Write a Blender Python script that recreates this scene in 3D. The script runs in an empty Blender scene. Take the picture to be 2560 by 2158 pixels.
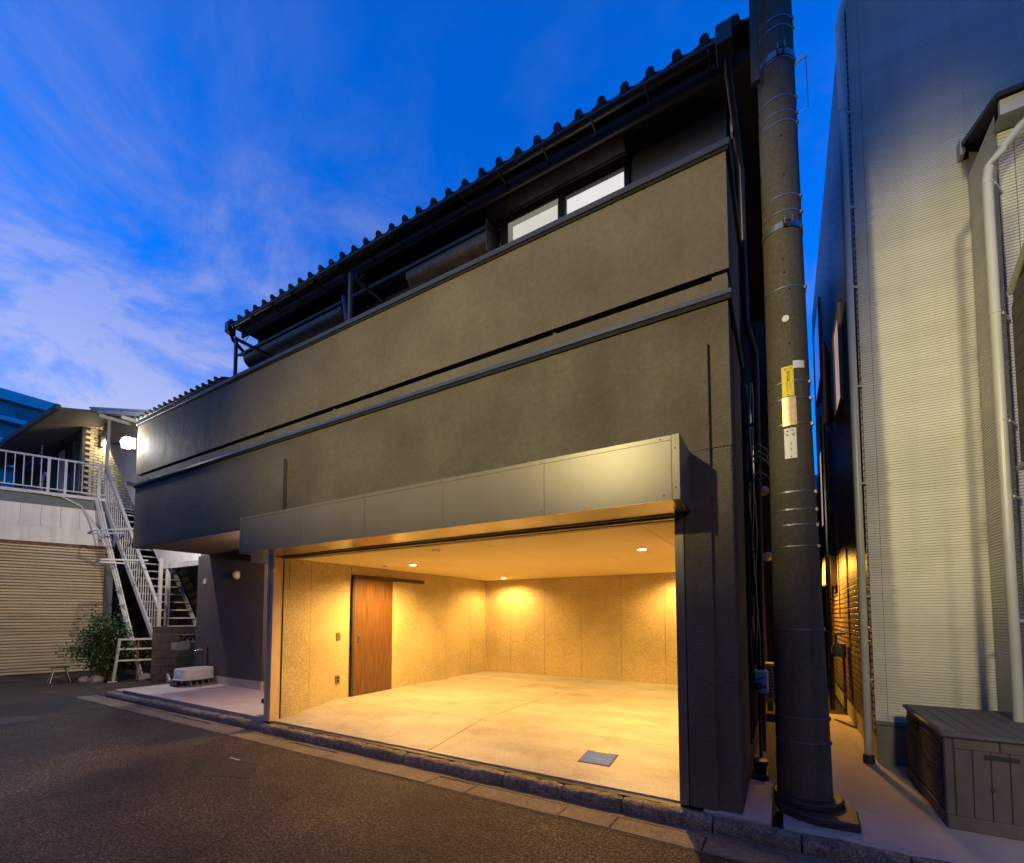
import bpy, bmesh, math, random
from mathutils import Vector, Matrix
R = math.radians
random.seed(7)
sc = bpy.context.scene
COL = sc.collection

# ------------------------------------------------------------------ camera, sky, sun, exposure
cam = bpy.data.objects.new('camera', bpy.data.cameras.new('camera'))
COL.objects.link(cam)
sc.camera = cam
cam.location = (0, 0, 1.55)
YAW, PITCH = math.atan(680 / 1146), math.atan(62 / 1146)
cam.rotation_euler = (math.pi / 2 + PITCH, 0, YAW)
cam.data.sensor_width = 36
cam.data.lens = 36 * 1146 / 2560
cam.data.shift_y = (1475 - 1079) / 2560
cam.data.clip_start = 0.05
cam.data.clip_end = 1000

EXPO = 3.3
GAIN = 2 ** EXPO
sc.view_settings.view_transform = 'Standard'
sc.view_settings.look = 'None'
sc.view_settings.gamma = 1
sc.view_settings.use_curve_mapping = False
sc.view_settings.exposure = EXPO

SUN_EL, SUN_AZ = R(2.0), R(-128)          # azimuth measured from +Y, clockwise seen from above
world = bpy.data.worlds.new('World')
sc.world = world
world.use_nodes = True
nt = world.node_tree
bg = nt.nodes['Background']
bg.inputs[1].default_value = 0.15
sky = nt.nodes.new('ShaderNodeTexSky')
sky.sky_type = 'NISHITA'
sky.sun_disc = False
sky.sun_elevation = SUN_EL
sky.sun_rotation = SUN_AZ
sky.ozone_density = 6
tc = nt.nodes.new('ShaderNodeTexCoord')
mp = nt.nodes.new('ShaderNodeMapping')
mp.inputs['Scale'].default_value = (1.0, 1.0, 1.5)
mp.inputs['Rotation'].default_value = (R(12), R(-18), R(20))
nt.links.new(tc.outputs['Generated'], mp.inputs[0])
n1 = nt.nodes.new('ShaderNodeTexNoise')
n1.inputs['Scale'].default_value = 2.9
n1.inputs['Detail'].default_value = 7
n1.inputs['Roughness'].default_value = 0.62
n1.inputs['Distortion'].default_value = 0.5
nt.links.new(mp.outputs[0], n1.inputs['Vector'])
rp = nt.nodes.new('ShaderNodeValToRGB')
rp.color_ramp.elements[0].position = 0.46
rp.color_ramp.elements[1].position = 0.66
# the cloud bank thickens towards the sunset
dotn = nt.nodes.new('ShaderNodeVectorMath')
dotn.operation = 'DOT_PRODUCT'
dotn.inputs[1].default_value = (math.sin(SUN_AZ + R(25)), math.cos(SUN_AZ + R(25)), 0)
nt.links.new(tc.outputs['Generated'], dotn.inputs[0])
cov = nt.nodes.new('ShaderNodeMath')
cov.operation = 'MULTIPLY_ADD'
cov.inputs[1].default_value = 0.17
nt.links.new(dotn.outputs['Value'], cov.inputs[0])
nt.links.new(n1.outputs['Fac'], cov.inputs[2])
nt.links.new(cov.outputs[0], rp.inputs[0])
sep = nt.nodes.new('ShaderNodeSeparateXYZ')
nt.links.new(tc.outputs['Generated'], sep.inputs[0])
mr = nt.nodes.new('ShaderNodeMapRange')          # clouds thin out towards the zenith, as a cloud layer does
mr.inputs['From Min'].default_value = 0.22
mr.inputs['From Max'].default_value = 0.82
mr.inputs['To Min'].default_value = 1.0
mr.inputs['To Max'].default_value = 0.1
nt.links.new(sep.outputs['Z'], mr.inputs['Value'])
mu = nt.nodes.new('ShaderNodeMath')
mu.operation = 'MULTIPLY'
nt.links.new(rp.outputs['Color'], mu.inputs[0])
nt.links.new(mr.outputs[0], mu.inputs[1])
tint = nt.nodes.new('ShaderNodeMix')
tint.data_type = 'RGBA'
tint.blend_type = 'MULTIPLY'
tint.inputs['Factor'].default_value = 1
tint.inputs[7].default_value = (0.02, 0.71, 0.93, 1)
nt.links.new(sky.outputs[0], tint.inputs[6])
mx = nt.nodes.new('ShaderNodeMix')
mx.data_type = 'RGBA'
cr = nt.nodes.new('ShaderNodeValToRGB')
cr.color_ramp.elements[0].position, cr.color_ramp.elements[1].position = 0.0, 0.85
cr.color_ramp.elements[0].color = (0.045, 0.105, 0.34, 1)
cr.color_ramp.elements[1].color = (0.37, 0.39, 0.56, 1)
nt.links.new(mu.outputs[0], cr.inputs[0])
nt.links.new(cr.outputs[0], mx.inputs[7])
nt.links.new(mu.outputs[0], mx.inputs['Factor'])
nt.links.new(tint.outputs[2], mx.inputs[6])
nt.links.new(mx.outputs[2], bg.inputs[0])

sun = bpy.data.objects.new('sun', bpy.data.lights.new('sun', 'SUN'))
COL.objects.link(sun)
sun.data.energy = 0.004
sun.data.angle = R(12)
sun.data.color = (1, 0.7, 0.5)
sd = Vector((math.sin(SUN_AZ) * math.cos(SUN_EL), math.cos(SUN_AZ) * math.cos(SUN_EL), math.sin(SUN_EL)))
sun.rotation_euler = sd.to_track_quat('Z', 'Y').to_euler()

sc.render.engine = 'CYCLES'
sc.cycles.use_denoising = True
sc.cycles.max_bounces = 8
sc.cycles.diffuse_bounces = 5
sc.cycles.glossy_bounces = 3
sc.cycles.sample_clamp_indirect = 3
sc.cycles.caustics_reflective = False
sc.cycles.caustics_refractive = False


def spot(name, loc, target, watts, color, size, blend, radius, flat=1, narrow=1):
    o = bpy.data.objects.new(name, bpy.data.lights.new(name, 'SPOT'))
    COL.objects.link(o)
    o.location = loc
    o.data.energy, o.data.color = watts, color
    o.data.spot_size, o.data.spot_blend, o.data.shadow_soft_size = R(size), blend, radius
    o.rotation_euler = (Vector(target) - Vector(loc)).to_track_quat('-Z', 'Y').to_euler()
    o.scale = (narrow, flat, 1)
    return o


def point(name, loc, watts, color, radius):
    o = bpy.data.objects.new(name, bpy.data.lights.new(name, 'POINT'))
    COL.objects.link(o)
    o.location = loc
    o.data.energy, o.data.color, o.data.shadow_soft_size = watts, color, radius
    return o


STREET = (1.0, 0.84, 0.38)
WARM = (1.0, 0.575, 0.15)
spot('street_light', (-3.3, -3.5, 5.3), (-2.9, 4.05, 4.25), 260, STREET, 82, 0.7, 0.12, 0.42)
spot('street_light_side', (-3.5, -3.5, 5.3), (-18.0, 4.5, 1.6), 310, (1.0, 0.74, 0.40), 34, 0.5, 0.12)
spot('street_light_far', (1.3, -4.2, 5.6), (1.55, 6.3, 2.7), 175, (1.0, 0.90, 0.47), 54, 0.7, 0.30, 1, 0.21)

spot('ground_fill_right', (3.5, -4.2, 5.5), (0.7, 4.1, 0.3), 42, (1.0, 0.64, 0.40), 62, 0.9, 0.2)  # added warm fill for pavement, pillar and pole foot, no lamp of its own

spot('road_fill', (-3.3, -3.5, 5.25), (-4.6, -0.8, 0.0), 62, (1.0, 0.66, 0.36), 84, 0.95, 0.2)  # added warm fill over the road, set at the street lamp

# ------------------------------------------------------------------ materials
MATS = {}


def mat(name, col, rough=0.6, metal=0.0, var=0.15, vs=5.0, bump=0.0, bs=60.0, det=4, col2=None, spec=0.5,
        stretch=(1, 1, 1), dirt=0.0, bs2=0.0, b2=0.0):
    m = bpy.data.materials.new(name)
    m.use_nodes = True
    t = m.node_tree
    b = t.nodes['Principled BSDF']
    b.inputs['Roughness'].default_value = rough
    b.inputs['Metallic'].default_value = metal
    b.inputs['Specular IOR Level'].default_value = spec
    g = t.nodes.new('ShaderNodeNewGeometry')
    mpn = t.nodes.new('ShaderNodeMapping')
    mpn.inputs['Scale'].default_value = stretch
    t.links.new(g.outputs['Position'], mpn.inputs[0])
    n = t.nodes.new('ShaderNodeTexNoise')
    n.inputs['Scale'].default_value = vs
    n.inputs['Detail'].default_value = det
    t.links.new(mpn.outputs[0], n.inputs['Vector'])
    r = t.nodes.new('ShaderNodeValToRGB')
    a = [c * (1 - var) for c in col]
    z = [min(1, c * (1 + var)) for c in col] if col2 is None else list(col2)
    r.color_ramp.elements[0].position, r.color_ramp.elements[1].position = 0.32, 0.68
    r.color_ramp.elements[0].color = (*a, 1)
    r.color_ramp.elements[1].color = (*z, 1)
    t.links.new(n.outputs['Fac'], r.inputs[0])
    out = r.outputs[0]
    if dirt:
        n3 = t.nodes.new('ShaderNodeTexNoise')
        n3.inputs['Scale'].default_value = 1.3
        n3.inputs['Detail'].default_value = 8
        n3.inputs['Roughness'].default_value = 0.65
        t.links.new(mpn.outputs[0], n3.inputs['Vector'])
        r3 = t.nodes.new('ShaderNodeValToRGB')
        r3.color_ramp.elements[0].position, r3.color_ramp.elements[1].position = 0.38, 0.62
        r3.color_ramp.elements[0].color = (1 - dirt,) * 3 + (1,)
        r3.color_ramp.elements[1].color = (1, 1, 1, 1)
        t.links.new(n3.outputs['Fac'], r3.inputs[0])
        mm = t.nodes.new('ShaderNodeMix')
        mm.data_type, mm.blend_type = 'RGBA', 'MULTIPLY'
        mm.inputs['Factor'].default_value = 1
        t.links.new(out, mm.inputs[6])
        t.links.new(r3.outputs[0], mm.inputs[7])
        out = mm.outputs[2]
    t.links.new(out, b.inputs['Base Color'])
    if bump:
        n2 = t.nodes.new('ShaderNodeTexNoise')
        n2.inputs['Scale'].default_value = bs
        n2.inputs['Detail'].default_value = 5
        t.links.new(mpn.outputs[0], n2.inputs['Vector'])
        bp = t.nodes.new('ShaderNodeBump')
        bp.inputs['Strength'].default_value = 1
        bp.inputs['Distance'].default_value = bump
        t.links.new(n2.outputs['Fac'], bp.inputs['Height'])
        last = bp
        if b2:
            n4 = t.nodes.new('ShaderNodeTexNoise')
            n4.inputs['Scale'].default_value = bs2
            n4.inputs['Detail'].default_value = 2
            t.links.new(mpn.outputs[0], n4.inputs['Vector'])
            bq = t.nodes.new('ShaderNodeBump')
            bq.inputs['Distance'].default_value = b2
            t.links.new(n4.outputs['Fac'], bq.inputs['Height'])
            t.links.new(bp.outputs[0], bq.inputs['Normal'])
            last = bq
        t.links.new(last.outputs[0], b.inputs['Normal'])
    MATS[name] = m
    return m


def emis(name, col, strength, var=0.0):
    m = bpy.data.materials.new(name)
    m.use_nodes = True
    t = m.node_tree
    t.nodes.remove(t.nodes['Principled BSDF'])
    e = t.nodes.new('ShaderNodeEmission')
    e.inputs[0].default_value = (*col, 1)
    e.inputs[1].default_value = strength / GAIN
    if var:
        g = t.nodes.new('ShaderNodeNewGeometry')
        n = t.nodes.new('ShaderNodeTexNoise')
        n.inputs['Scale'].default_value = 1.4
        t.links.new(g.outputs['Position'], n.inputs['Vector'])
        q = t.nodes.new('ShaderNodeMapRange')
        q.inputs['To Min'].default_value = strength / GAIN * (1 - var)
        q.inputs['To Max'].default_value = strength / GAIN * (1 + var)
        t.links.new(n.outputs['Fac'], q.inputs['Value'])
        t.links.new(q.outputs[0], e.inputs[1])
    t.links.new(e.outputs[0], t.nodes['Material Output'].inputs[0])
    return m


M_stucco = mat('taupe_stucco', (0.138, 0.112, 0.074), 0.75, var=0.16, vs=0.9, bump=0.006, bs=75, dirt=0.14, b2=0.012, bs2=5)
M_rough = mat('rough_taupe_stucco', (0.135, 0.110, 0.074), 0.8, var=0.17, vs=1.2, bump=0.016, bs=70, dirt=0.18, b2=0.007, bs2=4)
M_darkwall = mat('dark_plum_paint', (0.075, 0.052, 0.050), 0.7, var=0.1, vs=2, bump=0.004, bs=70)
M_navy = mat('dark_upper_paint', (0.15, 0.14, 0.155), 0.7, var=0.1, vs=2, bump=0.003, bs=60)
M_black = mat('black_metal', (0.022, 0.020, 0.021), 0.45, 0.3, var=0.2, vs=8)
M_cap = mat('dark_cap_metal', (0.042, 0.043, 0.052), 0.5, 0.3, var=0.1)
M_flash = mat('grey_flashing_metal', (0.085, 0.09, 0.088), 0.32, 0.5, var=0.1)
M_groove = mat('groove_shade_black', (0.007, 0.006, 0.006), 0.9)  # near black for cracks, and for shade in the gap and under edges
M_box = mat('brushed_steel', (0.19, 0.157, 0.112), 0.36, 0.10, var=0.05, vs=3, bump=0.0006, bs=12)
M_soffit = mat('steel_soffit', (0.46, 0.44, 0.40), 0.26, 0.85, var=0.04, vs=2)
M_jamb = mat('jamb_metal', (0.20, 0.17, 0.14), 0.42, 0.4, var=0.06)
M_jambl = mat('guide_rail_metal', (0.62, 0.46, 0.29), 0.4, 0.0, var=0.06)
M_tile = mat('dark_roof_tile', (0.020, 0.018, 0.019), 0.65, var=0.2, vs=6, spec=0.5)
M_brownwood = mat('dark_brown_timber', (0.05, 0.030, 0.022), 0.65, var=0.25, vs=4, stretch=(1, 1, 8))
M_gutter = mat('brown_gutter_plastic', (0.040, 0.028, 0.024), 0.38, var=0.1)
M_hood = mat('weathered_hood_metal', (0.095, 0.072, 0.056), 0.45, 0.3, var=0.4, vs=16, det=8, bump=0.002, bs=90)
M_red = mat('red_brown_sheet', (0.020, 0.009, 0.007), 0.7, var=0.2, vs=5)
M_conc = mat('porch_concrete', (0.46, 0.38, 0.33), 0.8, var=0.08, vs=3, bump=0.002, bs=90, dirt=0.12)
M_pad = mat('pale_concrete', (0.42, 0.33, 0.28), 0.85, var=0.09, vs=2.5, bump=0.003, bs=120, dirt=0.15)
M_kerb = mat('kerb_stone', (0.23, 0.185, 0.135), 0.9, var=0.4, vs=22, det=8, bump=0.012, bs=70, dirt=0.40)
M_gut = mat('gutter_concrete', (0.19, 0.15, 0.105), 0.9, var=0.22, vs=30, det=8, bump=0.006, bs=150, dirt=0.3)
M_white = mat('white_paint', (0.46, 0.45, 0.45), 0.5, var=0.06, dirt=0.2)
M_offwhite = mat('off_white_panel', (0.58, 0.555, 0.49), 0.55, var=0.06, vs=2, dirt=0.12)
M_greyband = mat('grey_band', (0.085, 0.098, 0.105), 0.6, var=0.08, vs=2, dirt=0.15)
M_slat = mat('beige_shutter_metal', (0.43, 0.34, 0.205), 0.5, 0.15, var=0.16, vs=2.5, stretch=(0.4, 0.4, 9), dirt=0.3)
M_rust = mat('rusty_steel', (0.11, 0.055, 0.03), 0.8, var=0.4, vs=9)
M_siding = mat('cream_siding', (0.64, 0.61, 0.54), 0.7, var=0.07, vs=2, bump=0.007, bs=30, stretch=(0.22, 0.22, 1.8), dirt=0.08)
M_sidingplain = mat('cream_plaster', (0.42, 0.40, 0.37), 0.7, var=0.06, vs=3, bump=0.002, bs=60)
M_found = mat('foundation_concrete', (0.20, 0.18, 0.16), 0.85, var=0.12, vs=4, bump=0.004, bs=60)
M_pipew = mat('cream_pvc', (0.52, 0.50, 0.43), 0.30, var=0.04)
M_pole = mat('utility_pole_concrete', (0.092, 0.076, 0.051), 0.8, var=0.14, vs=3, det=9, bump=0.003, bs=120, dirt=0.14, stretch=(1, 1, .6))
M_band = mat('galvanised_band', (0.22, 0.23, 0.24), 0.42, 0.7, var=0.1)
M_yellow = mat('yellow_plate', (0.80, 0.60, 0.02), 0.5, var=0.03)
M_brass = mat('worn_brass_plate', (0.66, 0.52, 0.25), 0.38, 0.7, var=0.14, vs=22)
M_plate = mat('white_plate', (0.72, 0.72, 0.66), 0.5, var=0.03)
M_ink = mat('black_ink', (0.02, 0.02, 0.02), 0.7)
M_chest = mat('grey_resin', (0.095, 0.076, 0.075), 0.6, var=0.1, vs=20, bump=0.002, bs=120, stretch=(1, 1, 0.3))
M_darkbox = mat('dark_plastic', (0.03, 0.03, 0.032), 0.5)
M_greybox = mat('grey_plastic', (0.17, 0.17, 0.175), 0.5, var=0.06)
M_cable = mat('black_cable', (0.014, 0.014, 0.015), 0.22, spec=0.6)
M_chrome = mat('chrome', (0.6, 0.6, 0.62), 0.18, 1.0, var=0.02)
M_alu = mat('dull_aluminium', (0.26, 0.26, 0.255), 0.42, 0.8, var=0.06)
M_basin = mat('white_resin_stone', (0.50, 0.49, 0.50), 0.5, var=0.08, vs=40)
M_block = mat('concrete_block', (0.19, 0.165, 0.145), 0.9, var=0.2, vs=12, bump=0.004, bs=90, dirt=0.3)
M_wallblk = mat('old_wall_block', (0.055, 0.036, 0.028), 0.9, var=0.3, vs=6, bump=0.006, bs=60, dirt=0.4)
M_leaf = mat('green_leaf', (0.040, 0.075, 0.022), 0.45, var=0.5, vs=9)
M_stem = mat('shrub_stem', (0.06, 0.045, 0.03), 0.8)
M_brick = mat('yellow_brick', (0.42, 0.36, 0.24), 0.8, var=0.18, vs=14)
M_corr = mat('corrugated_sheet', (0.34, 0.31, 0.29), 0.45, 0.2, var=0.12, vs=3)
M_soff2 = mat('old_soffit_board', (0.11, 0.078, 0.058), 0.75, var=0.15, vs=2)
M_apt = mat('apartment_wall', (0.24, 0.25, 0.28), 0.8, var=0.08, vs=0.6)
M_aptband = mat('apartment_white_band', (0.52, 0.55, 0.60), 0.7, var=0.04)
M_glass = mat('dark_window_glass', (0.02, 0.025, 0.035), 0.08, spec=0.8)
M_blue = mat('blue_lid', (0.085, 0.19, 0.60), 0.5, var=0.25, vs=60)
M_iron = mat('cast_iron', (0.045, 0.036, 0.032), 0.6, 0.3, var=0.3, vs=30)
M_ceil = mat('ceiling_board', (0.80, 0.66, 0.36), 0.75, var=0.02, vs=1)
M_slabm = None
M_cloth = mat('faded_pink_cloth', (0.45, 0.28, 0.24), 0.9, var=0.1)
M_bluebin = mat('blue_grey_bin', (0.12, 0.20, 0.30), 0.6)
M_shell = mat('pearl_lamp_shell', (0.5, 0.47, 0.44), 0.3, var=0.05)
M_panel = mat('brown_screen_board', (0.10, 0.082, 0.062), 0.65, var=0.15, vs=5, stretch=(1, 0.2, 4))
E_down = emis('downlight_glow', (1.0, 0.80, 0.45), 30)
E_flood = emis('flood_glow', (1.0, 0.97, 0.90), 60)
E_porch = emis('porch_lamp_glow', (1.0, 0.93, 0.70), 30)
E_alley = emis('alley_lamp_glow', (1.0, 0.50, 0.06), 1.6)
E_winl = emis('lit_blind_warm', (1.0, 0.98, 0.86), 0.66, 0.28)
E_edge = emis('lit_window_margin', (1.0, 0.93, 0.74), 0.20, 0.15)
E_winr = emis('lit_blind_white', (1.0, 0.98, 0.98), 0.80, 0.22)
E_side = emis('lit_pink_curtain', (1.0, 0.66, 0.60), 0.40, 0.2)
E_slit = emis('lit_small_window', (1.0, 0.80, 0.45), 0.45)


def nodes_of(m):
    t = m.node_tree
    return t, t.nodes['Principled BSDF']


def speckle(m, scale, lo, hi, dark, detail=3, p0=0.42, p1=0.58):
    """mix a fine second noise into the base colour (flecks)"""
    t, b = nodes_of(m)
    src = b.inputs['Base Color'].links[0].from_socket
    g = t.nodes.new('ShaderNodeNewGeometry')
    n = t.nodes.new('ShaderNodeTexNoise')
    n.inputs['Scale'].default_value = scale
    n.inputs['Detail'].default_value = detail
    t.links.new(g.outputs['Position'], n.inputs['Vector'])
    r = t.nodes.new('ShaderNodeValToRGB')
    r.color_ramp.elements[0].position, r.color_ramp.elements[1].position = p0, p1
    r.color_ramp.elements[0].color = (lo, lo * (1 - dark), lo * (1 - 2 * dark), 1)
    r.color_ramp.elements[1].color = (hi, hi, hi, 1)
    t.links.new(n.outputs['Fac'], r.inputs[0])
    mm = t.nodes.new('ShaderNodeMix')
    mm.data_type, mm.blend_type = 'RGBA', 'MULTIPLY'
    mm.inputs['Factor'].default_value = 1
    t.links.new(src, mm.inputs[6])
    t.links.new(r.outputs[0], mm.inputs[7])
    t.links.new(mm.outputs[2], b.inputs['Base Color'])


M_board = mat('particle_board', (0.55, 0.46, 0.27), 0.8, var=0.12, vs=1.4, bump=0.002, bs=60)
speckle(M_board, 95, 0.66, 1.12, 0.07)
M_wood = mat('sliding_door_veneer', (0.125, 0.056, 0.021), 0.4, var=0.35, vs=5, det=8, stretch=(1, 7, 0.45))
M_slabm = mat('garage_concrete', (0.42, 0.39, 0.345), 0.6, var=0.09, vs=1.6, det=9, bump=0.002, bs=40, dirt=0.20, stretch=(0.7, 2.0, 1))
speckle(M_slabm, 2.6, 0.86, 1.03, 0.05, 10, 0.30, 0.47)
speckle(M_slabm, 40, 0.92, 1.04, 0.01, 6)
for m_ in (M_stucco, M_rough):
    speckle(m_, 18, 0.92, 1.05, 0.0, 8, 0.38, 0.62)
    nodes_of(m_)[1].inputs['Specular IOR Level'].default_value = 0.3
M_road = mat('asphalt', (0.066, 0.046, 0.030), 0.75, var=0.38, vs=0.7, bump=0.06, bs=70, dirt=0.5, b2=0.03, bs2=2.0)
speckle(M_road, 52, 0.38, 3.4, 0.04, 2, 0.43, 0.74)
speckle(M_kerb, 90, 0.55, 1.25, 0.05)
speckle(M_gut, 140, 0.6, 1.3, 0.05)
speckle(M_pole, 45, 0.85, 1.12, 0.02, 6)


def streaks(m, lo):
    """faint vertical rain streaks"""
    t, b = nodes_of(m)
    src = b.inputs['Base Color'].links[0].from_socket
    g = t.nodes.new('ShaderNodeNewGeometry')
    mpn = t.nodes.new('ShaderNodeMapping')
    mpn.inputs['Scale'].default_value = (7, 7, 0.28)
    t.links.new(g.outputs['Position'], mpn.inputs[0])
    n = t.nodes.new('ShaderNodeTexNoise')
    n.inputs['Scale'].default_value = 1
    n.inputs['Detail'].default_value = 6
    n.inputs['Roughness'].default_value = 0.65
    t.links.new(mpn.outputs[0], n.inputs['Vector'])
    r = t.nodes.new('ShaderNodeValToRGB')
    r.color_ramp.elements[0].position, r.color_ramp.elements[1].position = 0.34, 0.55
    r.color_ramp.elements[0].color = (lo, lo, lo * .98, 1)
    r.color_ramp.elements[1].color = (1, 1, 1, 1)
    t.links.new(n.outputs['Fac'], r.inputs[0])
    mm = t.nodes.new('ShaderNodeMix')
    mm.data_type, mm.blend_type = 'RGBA', 'MULTIPLY'
    mm.inputs['Factor'].default_value = 1
    t.links.new(src, mm.inputs[6])
    t.links.new(r.outputs[0], mm.inputs[7])
    t.links.new(mm.outputs[2], b.inputs['Base Color'])


streaks(M_stucco, 0.95)
streaks(M_rough, 0.94)
streaks(M_siding, 0.92)
streaks(M_pole, 0.70)
streaks(M_offwhite, 0.82)
streaks(M_white, 0.80)


def brick_bump(name, c1, c2, mortar, w, h, depth, rough, axis):
    m = bpy.data.materials.new(name)
    m.use_nodes = True
    t, b = nodes_of(m)
    g = t.nodes.new('ShaderNodeNewGeometry')
    s = t.nodes.new('ShaderNodeSeparateXYZ')
    c = t.nodes.new('ShaderNodeCombineXYZ')
    t.links.new(g.outputs['Position'], s.inputs[0])
    t.links.new(s.outputs[axis], c.inputs[0])
    t.links.new(s.outputs['Z'], c.inputs[1])
    k = t.nodes.new('ShaderNodeTexBrick')
    k.inputs['Scale'].default_value = 1
    k.inputs['Brick Width'].default_value = w
    k.inputs['Row Height'].default_value = h
    k.inputs['Mortar Size'].default_value = 0.012
    k.inputs['Color1'].default_value = (*c1, 1)
    k.inputs['Color2'].default_value = (*c2, 1)
    k.inputs['Mortar'].default_value = (*mortar, 1)
    t.links.new(c.outputs[0], k.inputs['Vector'])
    t.links.new(k.outputs['Color'], b.inputs['Base Color'])
    b.inputs['Roughness'].default_value = rough
    bp = t.nodes.new('ShaderNodeBump')
    bp.inputs['Distance'].default_value = depth
    bp.invert = True
    t.links.new(k.outputs['Fac'], bp.inputs['Height'])
    t.links.new(bp.outputs[0], b.inputs['Normal'])
    return m


M_sidebrick = brick_bump('small_brick_siding', (0.34, 0.23, 0.17), (0.22, 0.15, 0.11), (0.02, 0.015, 0.012), 0.22, 0.075, 0.03, 0.4, 'Y')

# ------------------------------------------------------------------ mesh helpers
class B:
    def __init__(self):
        self.bm = bmesh.new()

    def hexa(self, p):
        v = [self.bm.verts.new(q) for q in p]
        for f in ((0, 3, 2, 1), (4, 5, 6, 7), (0, 1, 5, 4), (1, 2, 6, 5), (2, 3, 7, 6), (3, 0, 4, 7)):
            self.bm.faces.new([v[i] for i in f])
        return self

    def box(self, x0, x1, y0, y1, z0, z1):
        return self.hexa([(x0, y0, z0), (x1, y0, z0), (x1, y1, z0), (x0, y1, z0),
                          (x0, y0, z1), (x1, y0, z1), (x1, y1, z1), (x0, y1, z1)])

    def obox(self, c, ux, uy, uz):
        c, ux, uy, uz = Vector(c), Vector(ux), Vector(uy), Vector(uz)
        q = []
        for k in (-1, 1):
            for i, j in ((-1, -1), (1, -1), (1, 1), (-1, 1)):
                q.append(c + ux * i + uy * j + uz * k)
        return self.hexa(q)

    def bar(self, p0, p1, w, h, up=(0, 0, 1)):
        p0, p1 = Vector(p0), Vector(p1)
        d = (p1 - p0)
        n = d.normalized()
        u = Vector(up)
        if abs(n.dot(u)) > 0.95:
            u = Vector((0, 1, 0))
        s = n.cross(u).normalized()
        t = s.cross(n).normalized()
        return self.obox((p0 + p1) / 2, d / 2, s * w / 2, t * h / 2)

    def tube(self, pts, r, n=8, closed=False):
        pts = [Vector(p) for p in pts]
        rings = []
        rr = r if isinstance(r, (list, tuple)) else [r] * len(pts)
        for i, p in enumerate(pts):
            if closed:
                d = pts[(i + 1) % len(pts)] - pts[i - 1]
            else:
                d = pts[min(i + 1, len(pts) - 1)] - pts[max(i - 1, 0)]
            d.normalize()
            u = Vector((0, 0, 1)) if abs(d.z) < 0.9 else Vector((0, 1, 0))
            s = d.cross(u).normalized()
            t = s.cross(d)
            rings.append([self.bm.verts.new(p + (s * math.cos(a) + t * math.sin(a)) * rr[i])
                          for a in (2 * math.pi * k / n for k in range(n))])
        m = len(rings)
        for i in range(m if closed else m - 1):
            a, b = rings[i], rings[(i + 1) % m]
            for k in range(n):
                self.bm.faces.new((a[k], a[(k + 1) % n], b[(k + 1) % n], b[k]))
        if not closed:
            self.bm.faces.new(rings[0][::-1])
            self.bm.faces.new(rings[-1])
        return self

    def lathe(self, prof, c=(0, 0, 0), n=24, shear=0.0):
        c = Vector(c)
        rings = []
        for r, z in prof:
            rings.append([self.bm.verts.new(c + Vector((r * math.cos(2 * math.pi * k / n) + shear * z,
                                                        r * math.sin(2 * math.pi * k / n), z))) for k in range(n)])
        for a, b in zip(rings, rings[1:]):
            for k in range(n):
                self.bm.faces.new((a[k], a[(k + 1) % n], b[(k + 1) % n], b[k]))
        self.bm.faces.new(rings[0][::-1])
        self.bm.faces.new(rings[-1])
        return self

    def prism(self, poly, ext):
        ext = Vector(ext)
        a = [self.bm.verts.new(Vector(p)) for p in poly]
        b = [self.bm.verts.new(Vector(p) + ext) for p in poly]
        n = len(a)
        self.bm.faces.new(a)
        self.bm.faces.new(b[::-1])
        for k in range(n):
            self.bm.faces.new((a[k], b[k], b[(k + 1) % n], a[(k + 1) % n]))
        return self

    def sheet(self, prof, ext):
        """open profile of 3D points extruded along ext (single skin)"""
        ext = Vector(ext)
        a = [self.bm.verts.new(Vector(p)) for p in prof]
        b = [self.bm.verts.new(Vector(p) + ext) for p in prof]
        for k in range(len(a) - 1):
            self.bm.faces.new((a[k], a[k + 1], b[k + 1], b[k]))
        return self

    def ball(self, c, r, sc3=(1, 1, 1), seg=12):
        mt = Matrix.Translation(Vector(c)) @ Matrix.Diagonal((*[r * s for s in sc3], 1))
        bmesh.ops.create_uvsphere(self.bm, u_segments=seg, v_segments=max(6, seg // 2), radius=1, matrix=mt)
        return self


WL = {}


def put(name, b, m, parent=None, bevel=0, smooth=False, seg=1, origin=None):
    bm = b.bm
    bmesh.ops.recalc_face_normals(bm, faces=bm.faces[:])
    xs = [v.co for v in bm.verts]
    lo = Vector([min(v[i] for v in xs) for i in range(3)])
    hi = Vector([max(v[i] for v in xs) for i in range(3)])
    c = Vector(origin) if origin else Vector(((lo.x + hi.x) / 2, (lo.y + hi.y) / 2, lo.z))
    for v in bm.verts:
        v.co -= c
    me = bpy.data.meshes.new(name)
    bm.to_mesh(me)
    bm.free()
    me.materials.append(m)
    if smooth:
        for p in me.polygons:
            p.use_smooth = True
        try:
            me.set_sharp_from_angle(angle=R(40))
        except Exception:
            pass
    o = bpy.data.objects.new(name, me)
    COL.objects.link(o)
    WL[o.name] = c
    if parent is not None:
        o.parent = parent
        o.location = c - WL[parent.name]
    else:
        o.location = c
    if bevel:
        k = o.modifiers.new('bevel', 'BEVEL')
        k.width, k.segments = bevel, seg
        k.limit_method = 'ANGLE'
        k.angle_limit = R(40)
    return o


def tag(o, label=None, cat=None, group=None, kind=None):
    for k, v in (('label', label), ('category', cat), ('group', group), ('kind', kind)):
        if v:
            o[k] = v
    return o


def thing(name, loc, label=None, cat=None, group=None, kind=None):
    o = bpy.data.objects.new(name, None)
    COL.objects.link(o)
    o.location = loc
    o.empty_display_size = 0.1
    WL[o.name] = Vector(loc)
    return tag(o, label, cat, group, kind)


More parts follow.
